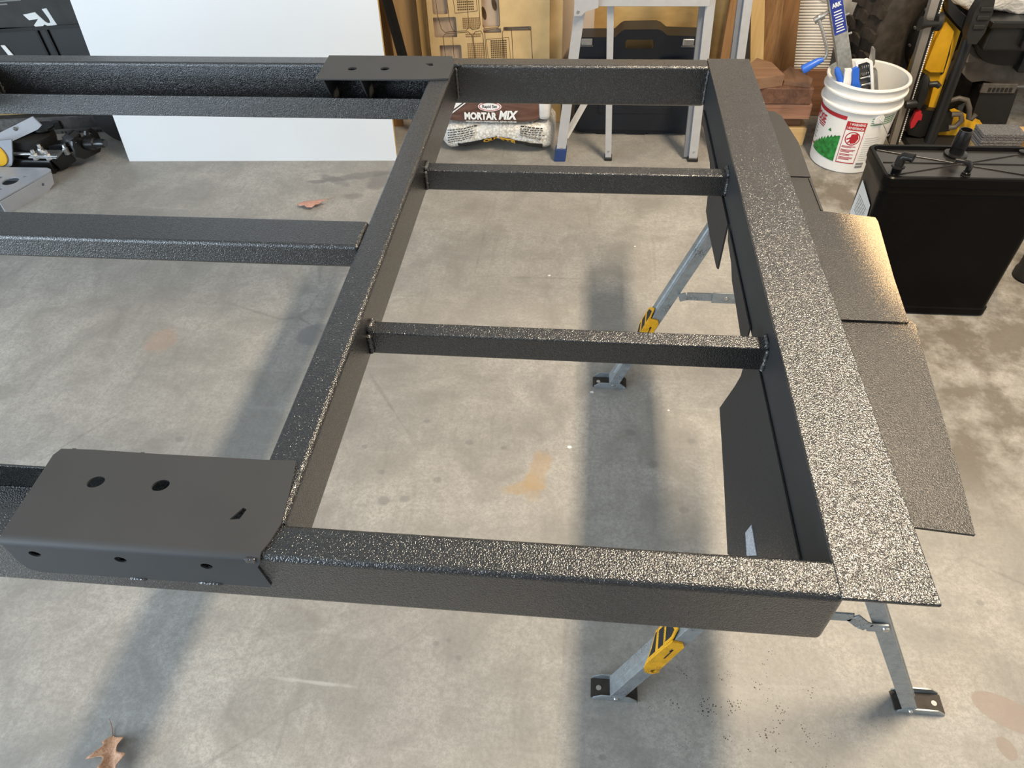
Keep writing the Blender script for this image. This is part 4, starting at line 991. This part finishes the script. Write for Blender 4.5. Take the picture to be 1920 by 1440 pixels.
for i in range(11): patch('small_print', 26, 50 + (i*7) % 9, 0.165-i*0.010, 0.167-i*0.010, plain('light_grey_print', (0.48, 0.48, 0.46), 0.55, 0, 0.3, 0) if i == 0 else bpy.data.materials['light_grey_print'])
for i in range(2): patch('barcode', 25, 38, 0.030+i*0.014, 0.040+i*0.014, M_GREYINK)
# ear and wire handle
def ear(p): return bs(36 + p.x, p.y, 0.004 + p.z)
er = MB().prism([(-7, 0.236), (7, 0.236), (6, 0.262), (3, 0.272), (-3, 0.272), (-6, 0.262)], 0.014, ear).build('handle_ear', M_BUCK, BU, bevel=0.003)
MB().tube([bs(36, 0.256, 0.010), bs(37, 0.250, 0.016), bs(47, 0.215, 0.020), bs(58, 0.180, 0.020), bs(62, 0.168, 0.018), bs(66, 0.172, 0.017)], 0.0016, 8).build('wire_handle', M_STEEL, BU, smooth=40)

# ---- trailer jack standing in the bucket
JK = thing('trailer_jack', (1.20, 3.18, 0.05), 'galvanised trailer jack with blue crank handle standing in the bucket', 'jack')
M_GALV2 = plain('pale_galvanised', (0.48, 0.49, 0.46), 0.40, 0.55, 0.5, 0.22, 60)
JA = Vector((1.245, 3.185, 0.045)); JB = Vector((0.915, 3.185, 0.790)); jd = (JB-JA).normalized()
MB().beam(JA, JB, 0.055, 0.048, (0, -1, 0)).build('square_tube', M_GALV2, JK, bevel=0.005, seg=3)
jn = Vector((0, -1, 0)); js = jd.cross(jn).normalized()*-1
if js.x < 0: js = -js
def jf(p):  # p.x across, p.y along from JA, p.z out of the front face
    return JA + js*p.x + jd*p.y + jn*(0.0245 + p.z)
st_ = MB().prism([(-0.024, 0.545), (0.024, 0.545), (0.024, 0.760), (-0.024, 0.760)], 0.0008, jf).build('sticker', plain('blue_purple_sticker', (0.03, 0.05, 0.26), 0.35, 0, 0.5, 0.3, 20), JK)
vs, fs = text2d('ARK', 0.036, 0.018, 0.0006, 0.04)
MB().add(vs, fs, lambda p: jf(Vector((-0.018 + p.x, 0.655 + p.y, 0.0008 + p.z)))).build('lettering', M_PAPER, st_)
for i in range(8):
    w = 0.016 - 0.002*(i % 3)
    MB().prism([(-w, 0.555 + i*0.0115), (w, 0.555 + i*0.0115), (w, 0.559 + i*0.0115), (-w, 0.559 + i*0.0115)], 0.0006, lambda p: jf(Vector((p.x, p.y, p.z + 0.0008)))).build('small_print', M_PAPER, st_)
for l_ in (0.60, 0.70, 0.52):
    q = JA + jd*l_ + js*0.024
    MB().tube([q, q + js*0.020], 0.005, 8).build('bolt', M_STEEL, JK, smooth=40)
hub = JA + jd*0.640 - js*0.024
cr = MB().tube([hub, (0.932, 3.160, 0.612), (0.918, 3.158, 0.604)], [0.007, 0.010, 0.012], 12).build('crank_axle', M_STEEL, JK, smooth=40)
MB().tube([(0.905, 3.158, 0.592), (0.918, 3.158, 0.600), (0.938, 3.158, 0.612)], 0.013, 14).build('crank_socket', M_STEEL, JK, smooth=40)
MB().tube([(0.920, 3.150, 0.598), (0.945, 3.142, 0.555), (0.972, 3.138, 0.505), (0.984, 3.136, 0.472), (0.982, 3.134, 0.458), (0.970, 3.132, 0.448)], 0.0065, 12).build('crank_arm', M_STEEL, JK, smooth=40)
MB().tube([(0.974, 3.132, 0.450), (0.955, 3.131, 0.443), (0.915, 3.128, 0.418), (0.902, 3.127, 0.409), (0.899, 3.127, 0.407)], [0.009, 0.014, 0.018, 0.019, 0.016], 18).build('crank_handle', M_BLUE, JK, smooth=40)

# ---- clamps and hardware in the bucket
CL = thing('hardware_bracket', (1.16, 3.10, 0.30), 'zinc steel frame bracket with springs standing in the bucket beside the jack', 'bracket')
def ring(outer, inner, y, t_, name, mat, par): return MB().prism(outer, t_, XZ(y), [inner]).build(name, mat, par, bevel=0.0015)
ring([(1.085, 0.462), (1.128, 0.477), (1.152, 0.466), (1.196, 0.346), (1.156, 0.325), (1.122, 0.352)], [(1.098, 0.455), (1.128, 0.466), (1.143, 0.459), (1.183, 0.351), (1.156, 0.337), (1.130, 0.360)], 3.075, 0.012, 'frame', M_PAPER, CL)
MB().prism([(1.098, 0.455), (1.128, 0.466), (1.150, 0.459), (1.190, 0.350), (1.200, 0.20), (1.15, 0.20), (1.130, 0.360)], 0.004, XZ(3.090)).build('back_plate', M_CHN, CL)
for i in range(2):
    c0 = Vector((1.118 + 0.010*i, 3.078, 0.440 - 0.028*i)); pts = []
    for k in range(49):
        a = k/48*2*math.pi*6; pts.append(c0 + Vector((0.040*k/48, 0.006*math.cos(a), 0.010*k/48 + 0.006*math.sin(a))))
    MB().tube(pts, 0.0013, 5).build('spring', M_STEEL, CL, smooth=50)
for q in ((1.150, 0.400), (1.162, 0.372)):
    MB().tube([(q[0]-0.022, 3.079, q[1]-0.006), (q[0]+0.004, 3.079, q[1]+0.002), (q[0]+0.012, 3.079, q[1]+0.004)], [0.004, 0.004, 0.008], 10).build('bolt', M_STEEL, CL, smooth=40)
MB().prism([(1.142, 0.512), (1.150, 0.512), (1.168, 0.452), (1.160, 0.440), (1.172, 0.428), (1.185, 0.428), (1.226, 0.322), (1.226, 0.20), (1.208, 0.20), (1.210, 0.325), (1.178, 0.415), (1.160, 0.415), (1.150, 0.440)], 0.028, XZ(3.095)).build('stepped_plate', M_STEEL, CL, bevel=0.002)
C2 = thing('clamp', (1.10, 3.07, 0.20), 'blue and white spring clamp in the bucket in front of the jack', 'clamp')
MB().prism([(1.076, 0.440), (1.090, 0.450), (1.101, 0.446), (1.112, 0.405), (1.142, 0.350), (1.138, 0.335), (1.118, 0.330), (1.098, 0.345), (1.094, 0.360), (1.090, 0.395)], 0.016, XZ(3.058)).build('blue_jaw', M_BLUE, C2, bevel=0.004, seg=3)
MB().prism([(1.050, 0.438), (1.076, 0.440), (1.088, 0.395), (1.094, 0.350), (1.120, 0.20), (1.09, 0.20), (1.062, 0.36)], 0.014, XZ(3.066)).build('white_jaw', M_PAPER, C2, bevel=0.003)
MB().tube([(1.022, 3.085, 0.436), (1.030, 3.083, 0.420), (1.062, 3.075, 0.370), (1.085, 3.07, 0.335), (1.12, 3.07, 0.26)], [0.008, 0.013, 0.015, 0.011, 0.010], 14).build('blue_grip', M_BLUE, C2, smooth=40)
t = thing('hand_tool', (1.08, 3.05, 0.20), 'black handled tool lying just inside the bucket rim', 'tool')
MB().tube([(1.082, 3.090, 0.392), (1.088, 3.088, 0.385), (1.108, 3.072, 0.355), (1.130, 3.062, 0.320), (1.16, 3.06, 0.26)], [0.008, 0.013, 0.012, 0.011, 0.010], 14).build('grip', M_DARK, t, smooth=40)
MB().tube([(1.16, 3.06, 0.26), (1.22, 3.08, 0.06)], 0.006, 10).build('shaft', M_STEEL, t, smooth=40)

# ---- off-road wheel behind the bucket
TW = thing('spare_wheel', (1.62, 3.66, 0.0), 'large off-road tyre on a black wheel standing behind the bucket', 'wheel')
an = Vector((math.sin(math.radians(14)), -math.cos(math.radians(14)), 0.0)); au = Vector((0, 0, 1)); as_ = an.cross(au)
TC_ = Vector((1.635, 3.665, 0.420))
def tw(p): return TC_ + as_*p.x + au*p.y + an*p.z
M_TYRE = plain('dusty_tyre_rubber', (0.045, 0.036, 0.028), 0.7, 0, 0.3, 0.35, 30)
MB().lathe([(0.232, 0.095), (0.245, 0.118), (0.29, 0.135), (0.345, 0.138), (0.385, 0.125), (0.402, 0.11), (0.406, 0.0), (0.402, -0.11), (0.385, -0.125), (0.29, -0.135), (0.232, -0.10)], 72, tw).build('tyre', M_TYRE, TW, smooth=40)
lug = MB().prism([(-0.028, -0.045), (0.022, -0.050), (0.030, 0.000), (0.020, 0.048), (-0.024, 0.044), (-0.018, 0.0)], 0.020, lambda p: p.copy())
lug_v, lug_f = lug.v, lug.f
NL = 26; lugmesh = None
for row, (wz, ofs, sg) in enumerate(((0.078, 0.0, 1), (-0.022, 0.5, -1), (-0.095, 0.0, 1))):
    for k in range(NL):
        a = 2*math.pi*(k+ofs)/NL
        ra = as_*math.cos(a) + au*math.sin(a); ta = -as_*math.sin(a) + au*math.cos(a)
        Mx = Matrix((( *ta, 0), ( *an, 0), ( *ra, 0), (0, 0, 0, 1))).transposed()
        pos = TC_ + ra*0.408 + an*wz
        if lugmesh is None:
            lugmesh = bpy.data.meshes.new('tread_lug'); lugmesh.from_pydata([tuple(v) for v in lug_v], [], lug_f); lugmesh.materials.append(M_TYRE)
        lo = bpy.data.objects.new('tread_lug', lugmesh); COL.objects.link(lo)
        lo.parent = TW; lo.matrix_parent_inverse = Matrix.Translation(-WLOC[TW])
        lo.matrix_basis = Matrix.Translation(pos) @ Mx @ Matrix.Scale(0.88, 4)
rim = MB().lathe([(0.195, 0.10), (0.222, 0.104), (0.236, 0.100), (0.238, 0.085), (0.205, 0.078), (0.198, -0.10), (0.190, -0.10), (0.190, 0.08)], 60, tw).build('rim', M_BLACK, TW, smooth=40)
for k in range(18):
    a = 2*math.pi*k/18 + 0.12
    c0 = Vector((0.219*math.cos(a), 0.219*math.sin(a), 0.104))
    MB().lathe([(0.0, 0.008), (0.006, 0.007), (0.0075, 0.0)], 10, lambda p, c0=c0: tw(c0 + p)).build('rim_bolt', M_STEEL, rim, smooth=40)
for k in range(6):
    a = 2*math.pi*k/6 + 0.25
    MB().beam(tw(Vector((0.045*math.cos(a), 0.045*math.sin(a), 0.045))), tw(Vector((0.196*math.cos(a), 0.196*math.sin(a), 0.03))), 0.045, 0.02, an).build('spoke', M_BLACKG, rim, bevel=0.004)
MB().lathe([(0.0, 0.05), (0.05, 0.048), (0.06, 0.03), (0.06, -0.05), (0.0, -0.05)], 30, tw).build('hub', M_BLACK, TW, smooth=40)

# ---- folded yellow table saw
SW = thing('table_saw', (1.53, 3.33, 0.0), 'yellow portable table saw with black tube frame folded upright right of the bucket', 'table saw')
MB().prism([(1.380, 0.680), (1.413, 0.680), (1.459, 0.004), (1.433, 0.004)], 0.03, XZ(3.30)).build('fence_rail', plain('brushed_grey_rail', (0.42, 0.39, 0.35), 0.35, 0.7, 0.5, 0.06), SW, bevel=0.003)
tr = MB().prism([(1.415, 0.680), (1.424, 0.680), (1.469, 0.004), (1.460, 0.004)], 0.02, XZ(3.296)).build('rack', M_BLACK, SW)
mb = MB()
for k in range(70):
    f = k/70.0; x = 1.426 + f*0.045; z = 0.675 - f*0.665
    mb.box(x-0.003, x+0.0035, 3.286, 3.300, z-0.0025, z+0.0025)
mb.build('rack_teeth', M_PAPER, tr, kind='stuff')
yb = MB().prism([(1.45, 0.600), (1.478, 0.560), (1.569, 0.491), (1.574, 0.434), (1.601, 0.042), (1.58, 0.045), (1.568, 0.112), (1.548, 0.262), (1.487, 0.316), (1.46, 0.327), (1.471, 0.171), (1.472, 0.133), (1.454, 0.171), (1.449, 0.339), (1.455, 0.407), (1.455, 0.49), (1.465, 0.52)], 0.10, XZ(3.385)).build('housing', M_YELLOW, SW, bevel=0.006, seg=2)
MB().prism([(1.484, 0.540), (1.532, 0.500), (1.553, 0.330), (1.500, 0.330), (1.470, 0.345), (1.472, 0.470)], 0.03, XZ(3.325)).build('curved_panel', plain('amber_plastic', (0.62, 0.33, 0.015), 0.38, 0, 0.5, 0.08), yb, bevel=0.012, seg=4)
MB().prism([(1.538, 0.497), (1.545, 0.431), (1.557, 0.310), (1.567, 0.318), (1.560, 0.40)], 0.006, XZ(3.334)).build('vent_slot', M_INK, yb)
MB().prism([(1.456, 0.38), (1.464, 0.40), (1.470, 0.30), (1.464, 0.18), (1.458, 0.20)], 0.008, XZ(3.332)).build('side_slot', M_INK, yb)
MB().prism([(1.446, 0.640), (1.518, 0.585), (1.563, 0.556), (1.574, 0.498), (1.529, 0.531), (1.467, 0.581)], 0.05, XZ(3.31)).build('top_arm', M_BLACK, SW, bevel=0.012, seg=3)
tbm = MB().tube([(1.572, 3.265, 0.520), (1.580, 3.265, 0.440), (1.594, 3.265, 0.052), (1.594, 3.265, 0.025)], [0.021, 0.0235, 0.0235, 0.024], 20).build('tube_leg', M_BLACK, SW, smooth=40)
gp = MB().prism([(1.545, 0.662), (1.592, 0.655), (1.604, 0.605), (1.606, 0.530), (1.592, 0.486), (1.556, 0.488), (1.540, 0.520), (1.533, 0.605)], 0.055, XZ(3.235)).build('rubber_foot', M_DARK, SW, bevel=0.013, seg=3)
for z in (0.545, 0.580, 0.612):
    MB().box(1.550, 1.596, 3.200, 3.215, z, z+0.018).build('foot_rib', M_DARK, gp, bevel=0.004)
MB().lathe([(0.0, -0.02), (0.050, -0.018), (0.066, -0.010), (0.068, 0.008), (0.050, 0.012), (0, 0.012)], 30, lambda p: Vector((1.478 + p.x*0.36, 3.265 + p.z, 0.262 + p.y*1.05 - p.x*0.4))).build('hand_wheel', M_BLACK, SW, smooth=40)
MB().tube([(1.490, 3.255, 0.300), (1.515, 3.245, 0.306), (1.530, 3.240, 0.296)], [0.012, 0.014, 0.010], 12).build('wheel_knob', M_BLACK, SW, smooth=40)
MB().tube([(1.470, 3.265, 0.212), (1.440, 3.262, 0.208), (1.425, 3.262, 0.206)], [0.018, 0.019, 0.017], 14).build('side_knob', M_BLACK, SW, smooth=40)
MB().tube([(1.362, 3.262, 0.548), (1.392, 3.262, 0.546), (1.436, 3.262, 0.548)], [0.028, 0.014, 0.010], 16).build('fence_knob', M_BLACK, SW, smooth=40)
MB().lathe([(0.0, -0.012), (0.034, -0.010), (0.036, 0.010), (0, 0.012)], 24, lambda p: Vector((1.442 + p.z, 3.29 + p.x, 0.546 + p.y))).build('gear_knob', M_DARK, SW, smooth=40)
MB().prism([(1.490, 0.125), (1.535, 0.168), (1.657, 0.152), (1.667, 0.145), (1.679, 0.069), (1.608, 0.058), (1.560, 0.035), (1.50, 0.05)], 0.06, XZ(3.325)).build('switch_box', M_BLACK, SW, bevel=0.006)
MB().prism([(1.484, 0.172), (1.506, 0.176), (1.512, 0.150), (1.500, 0.100), (1.488, 0.092), (1.480, 0.118)], 0.020, XZ(3.275)).build('stop_paddle', M_RED, SW, bevel=0.004)
MB().prism([(1.505, 0.160), (1.520, 0.157), (1.524, 0.128), (1.508, 0.130)], 0.02, XZ(3.283)).build('switch', M_RED, SW, bevel=0.003)
MB().prism([(1.60, 0.004), (1.84, 0.004), (1.84, 0.080), (1.80, 0.095), (1.70, 0.137), (1.655, 0.118), (1.605, 0.070)], 0.05, XZ(3.36)).build('base_frame', M_YELLOW, SW, bevel=0.006)
MB().box(1.50, 1.84, 3.235, 3.38, 0.0, 0.030).build('foot_bar', M_DARK, SW, bevel=0.006)
MB().tube([(1.616, 3.30, 0.205), (1.653, 3.285, 0.228), (1.688, 3.28, 0.222), (1.715, 3.28, 0.181), (1.728, 3.28, 0.140), (1.742, 3.28, 0.134), (1.752, 3.28, 0.157)], 0.011, 12).build('hose', plain('grey_brown_cord', (0.09, 0.075, 0.06), 0.5), SW, smooth=50)
MB().tube([(1.652, 3.29, 0.150), (1.690, 3.285, 0.155), (1.705, 3.285, 0.125), (1.690, 3.285, 0.095), (1.660, 3.285, 0.090)], 0.012, 12).build('cord', bpy.data.materials['grey_brown_cord'], SW, smooth=50)

# ---- mitre saw body behind
MS = thing('mitre_saw', (1.85, 3.48, 0.0), 'dusty grey cast mitre saw on its side behind the table saw', 'saw')
M_CAST = plain('dusty_grey_casting', (0.13, 0.115, 0.098), 0.5, 0.3, 0.5, 0.25, 25)  # casting, turntable and yellow plate colours are darkened for the corner's shade
MB().prism([(1.620, 0.318), (1.672, 0.380), (1.694, 0.392), (1.740, 0.358), (1.810, 0.326), (2.12, 0.300), (2.14, 0.230), (1.93, 0.222), (1.80, 0.244), (1.755, 0.237), (1.728, 0.251), (1.695, 0.279), (1.652, 0.271), (1.635, 0.245)], 0.05, XZ(3.46)).build('casting', M_CAST, MS, bevel=0.005)
dk_ = MB().lathe([(0.0, -0.008), (0.17, -0.008), (0.175, 0.0), (0.17, 0.008), (0.0, 0.008)], 40, lambda p: Vector((1.86 + p.x, 3.415 + p.z, 0.425 + p.y*0.6))).build('turntable', plain('dark_turntable', (0.016, 0.014, 0.012), 0.5, 0.0, 0.4, 0.2), MS, smooth=40)
MB().prism([(1.72, 0.432), (2.02, 0.432), (2.02, 0.392), (1.755, 0.392)], 0.010, XZ(3.404)).build('yellow_plate', plain('shade_darkened_yellow', (0.16, 0.105, 0.025), 0.5, 0, 0.4, 0.15), dk_, bevel=0.002)
mo = MB().prism([(1.79, 0.226), (1.95, 0.222), (1.97, 0.06), (1.94, 0.0), (1.80, 0.0), (1.80, 0.12)], 0.10, XZ(3.45)).build('motor', M_BLACK, MS, bevel=0.010, seg=3)
MB().box(1.785, 1.935, 3.388, 3.402, 0.206, 0.250).build('motor_band', M_CAST, mo, bevel=0.004)
for i in range(6):
    MB().box(1.815 + i*0.018, 1.826 + i*0.018, 3.385, 3.389, 0.214, 0.232).build('vent', M_INK, mo)
MB().prism([(1.655, 0.392), (1.70, 0.36), (1.74, 0.34), (1.70, 0.33), (1.66, 0.335)], 0.02, XZ(3.43)).build('guard', plain('smoky_guard', (0.16, 0.14, 0.12), 0.3, 0, 0.5, 0.1), MS, bevel=0.003)
# black storage box, built as a part of the saw
hd = MB().box(1.665, 2.35, 3.290, 3.400, 0.425, 0.545).build('black_box', M_BLACK, MS, bevel=0.014, seg=3)
MB().box(1.650, 2.36, 3.275, 3.410, 0.520, 0.552).build('box_lid', M_BLACKG, hd, bevel=0.008)
for x in (1.80, 1.83): MB().box(x, x+0.012, 3.262, 3.289, 0.450, 0.525).build('clip', M_BLACKG, hd, bevel=0.003)
MB().box(1.90, 2.05, 3.38, 3.44, 0.30, 0.43).build('neck', M_BLACK, MS, bevel=0.008)
M_POLY = NT('white_polythene'); M_POLY.color((0.80, 0.78, 0.73)); M_POLY.set(0.35, 0, 0.5); M_POLY.bump(M_POLY.noise(14, 5, 0.6, None, 1.0), 0.6, 0.02); M_POLY = M_POLY.m
def pol(p):
    w = Vector((mnoise.noise(p*5), mnoise.noise(p*5 + Vector((7, 1, 3))), mnoise.noise(p*6 + Vector((2, 9, 4)))))
    q = p + Vector((w.x*0.05, w.y*0.02, w.z*0.05)) + Vector((0, 0, 0.02*mnoise.noise(p*17)))
    q.z = max(q.z, 0.5535)
    return q
tag(bagmesh(1.47, 2.30, 3.345, 3.415, 0.535, 0.82, 0.7, pol, 72, 40).build('plastic_bag', M_POLY, smooth=80), 'crumpled white plastic bag resting on the black box at the far right', 'bag')

# ---- grey foam block on a wooden crate
t = thing('wooden_crate', (1.72, 2.71, 0.0), 'pale wooden crate behind the black tank, under the grey foam block', 'crate')
for i in range(3):
    MB().box(1.50, 2.02, 2.630, 2.646, 0.005 + i*0.095, 0.090 + i*0.095).build('slat', M_PINEX, t, bevel=0.002)
    MB().box(1.50, 2.02, 2.784, 2.800, 0.005 + i*0.095, 0.090 + i*0.095).build('slat', M_PINEX, t, bevel=0.002)
for x in (1.515, 1.985): MB().box(x, x+0.02, 2.647, 2.783, 0.0, 0.280).build('end_board', M_PINEX, t, bevel=0.002)
MB().box(1.50, 2.02, 2.630, 2.800, 0.2805, 0.2900).build('lid', M_PINEX, t, bevel=0.002)
M_FOAM = NT('grey_foam'); _d = M_FOAM.voronoi(260); M_FOAM.color(M_FOAM.ramp(_d, [(0.1, (0.085, 0.085, 0.09)), (0.6, (0.17, 0.17, 0.175))])); M_FOAM.set(0.9, 0, 0.2); M_FOAM.bump(_d, 1.0, 0.004); M_FOAM = M_FOAM.m
FB = thing('foam_block', (1.575, 2.75, 0.2905), 'charcoal grey foam block lying on the pale wooden crate', 'foam block')
for i in range(5):
    MB().box(1.498 + 0.001*(i % 2), 1.652 - 0.001*(i % 3), 2.690 + 0.001*(i % 2), 2.775, 0.2908 + i*0.0112, 0.3008 + i*0.0112 + (0.004 if i == 4 else 0.0)).build('foam_layer', M_FOAM, FB, bevel=0.002)
tag(MB().box(1.664, 2.00, 2.69, 2.785, 0.2905, 0.338).build('pine_offcut', M_PINEX, bevel=0.003), 'short pine offcut on the crate right of the grey foam block', 'wood block')

# ---- black water tank
TK = thing('water_tank', (1.165, 2.14, 0.0), 'tall black plastic tank with hose fittings standing at the right', 'tank')
M_TANK = plain('tank_plastic', (0.0035, 0.0033, 0.0032), 0.26, 0, 0.10, 0.1, 12)
M_LID = plain('tank_lid_plastic', (0.020, 0.019, 0.018), 0.24, 0, 0.8, 0.3, 9)  # ceiling reflection is partly put into the lid's lighter base colour
def rrect(x0, x1, y0, y1, r, n=5):
    out = []
    for cx, cy, a0 in ((x1-r, y1-r, 0), (x0+r, y1-r, 90), (x0+r, y0+r, 180), (x1-r, y0+r, 270)):
        for k in range(n):
            a = math.radians(a0 + 90*k/(n-1)); out.append((cx + r*math.cos(a), cy + r*math.sin(a)))
    return out
def loft(secs, close_top=True):
    mb = MB(); n = len(secs[0][1]); vs = []; fs = []
    for z, poly in secs: vs += [(x, y, z) for x, y in poly]
    for i in range(len(secs)-1):
        for j in range(n): fs.append((i*n+j, i*n+(j+1) % n, (i+1)*n+(j+1) % n, (i+1)*n+j))
    fs.append(tuple(range(n-1, -1, -1)))
    if close_top: fs.append(tuple((len(secs)-1)*n + j for j in range(n)))
    return mb.add(vs, fs)
X0, X1, Y0, Y1 = 0.915, 1.425, 2.040, 2.250
loft([(0.0, rrect(X0+.012, X1-.012, Y0+.004, Y1-.012, .022)), (0.006, rrect(X0+.004, X1-.004, Y0-.004, Y1-.004, .026)), (0.030, rrect(X0+.004, X1-.004, Y0-.004, Y1-.004, .026)), (0.034, rrect(X0+.008, X1-.008, Y0, Y1-.008, .026)),
      (0.465, rrect(X0+.004, X1-.004, Y0+.006, Y1-.002, .026)), (0.470, rrect(X0+.001, X1-.001, Y0+.002, Y1+.001, .026)), (0.490, rrect(X0, X1, Y0, Y1, .026)), (0.493, rrect(X0-.003, X1+.003, Y0-.003, Y1+.003, .028)),
      (0.519, rrect(X0-.003, X1+.003, Y0-.003, Y1+.003, .028)), (0.523, rrect(X0+.001, X1-.001, Y0+.001, Y1-.001, .026)), (0.523, rrect(X0+.010, X1-.010, Y0+.010, Y1-.010, .020)), (0.511, rrect(X0+.014, X1-.014, Y0+.014, Y1-.014, .018))]).build('body', M_TANK, TK, smooth=35)
lid = MB().prism(rrect(X0+.016, X1-.016, Y0+.016, Y1-.016, .016), 0.004, XY(0.511)).build('lid', M_LID, TK, bevel=0.001)
cx_, cy_ = 1.160, 2.150
for (xa, ya, xb, yb_) in ((X0+.022, Y1-.022, X1-.022, Y0+.022), (X0+.030, Y0+.030, X1-.022, Y1-.022), (X0+.022, cy_, X1-.022, cy_)):
    MB().beam((xa, ya, 0.5145), (xb, yb_, 0.5145), 0.004, 0.004).build('rib', M_LID, lid, bevel=0.0012)
FT = lambda x, y: (lambda p: Vector((x + p.x, y + p.y, 0.512 + p.z)))
f1 = MB().lathe([(0.030, 0.0), (0.034, 0.003), (0.034, 0.008), (0.022, 0.010), (0.021, 0.030), (0.023, 0.032), (0.022, 0.065), (0.0205, 0.075), (0.019, 0.085), (0.016, 0.085), (0.016, 0.040), (0.0, 0.040)], 28, FT(1.172, 2.206)).build('filler_neck', M_BLACKG, TK, smooth=35)
f2 = MB().lathe([(0.014, 0.0), (0.015, 0.022), (0.020, 0.024), (0.020, 0.029), (0.013, 0.031), (0.013, 0.040), (0.0, 0.042)], 20, FT(0.956, 2.082)).build('elbow_fitting', M_BLACKG, TK, smooth=35)
MB().tube([(0.956, 2.082, 0.548), (0.957, 2.082, 0.562), (0.962, 2.078, 0.572), (0.975, 2.068, 0.574), (0.982, 2.062, 0.574)], [0.014, 0.0145, 0.015, 0.013, 0.014], 14).build('elbow', M_BLACKG, f2, smooth=40)
f3 = MB().lathe([(0.015, 0.0), (0.016, 0.004), (0.013, 0.006), (0.013, 0.012), (0.009, 0.014), (0.009, 0.020), (0.0, 0.022)], 6, FT(1.160, 2.078)).build('elbow_fitting', M_BLACKG, TK, smooth=35)
MB().tube([(1.160, 2.078, 0.530), (1.160, 2.078, 0.545), (1.154, 2.081, 0.553), (1.138, 2.086, 0.555), (1.118, 2.092, 0.555)], [0.009, 0.0095, 0.009, 0.0075, 0.008], 12).build('elbow', M_BLACKG, f3, smooth=40)
MB().lathe([(0.012, 0.0), (0.012, 0.010), (0.007, 0.011), (0.0, 0.011)], 16, FT(1.378, 2.222)).build('vent_cap', M_BLACKG, TK, smooth=35)
lb = MB().prism([(2.065, 0.29), (2.215, 0.29), (2.205, 0.42), (2.085, 0.40)], 0.0008, YZ(0.9178)).build('paper_label', M_PAPER, TK)
for i in range(8):
    MB().prism([(2.10, 0.372-i*0.008), (2.19, 0.376-i*0.008), (2.19, 0.378-i*0.008), (2.10, 0.374-i*0.008)], 0.0006, YZ(0.9172)).build('small_print', M_GREYINK, lb)

# ---- dark post at the very edge
t = thing('post', (1.655, 2.265, 0.0), 'dark round post standing on the floor at the right edge behind the tank', 'post')
MB().lathe([(0.0, 0.0), (0.045, 0.0), (0.052, 0.008), (0.052, 0.03), (0.047, 0.04), (0.047, 0.30), (0.0, 0.302)], 32, lambda p: Vector((1.652 + p.x, 2.275 + p.y, p.z))).build('tube', M_DARK, t, smooth=40)
MB().lathe([(0.048, 0.0), (0.056, 0.002), (0.056, 0.014), (0.048, 0.016)], 32, lambda p: Vector((1.652 + p.x, 2.275 + p.y, 0.285 + p.z))).build('top_ring', M_BLACK, t, smooth=40)
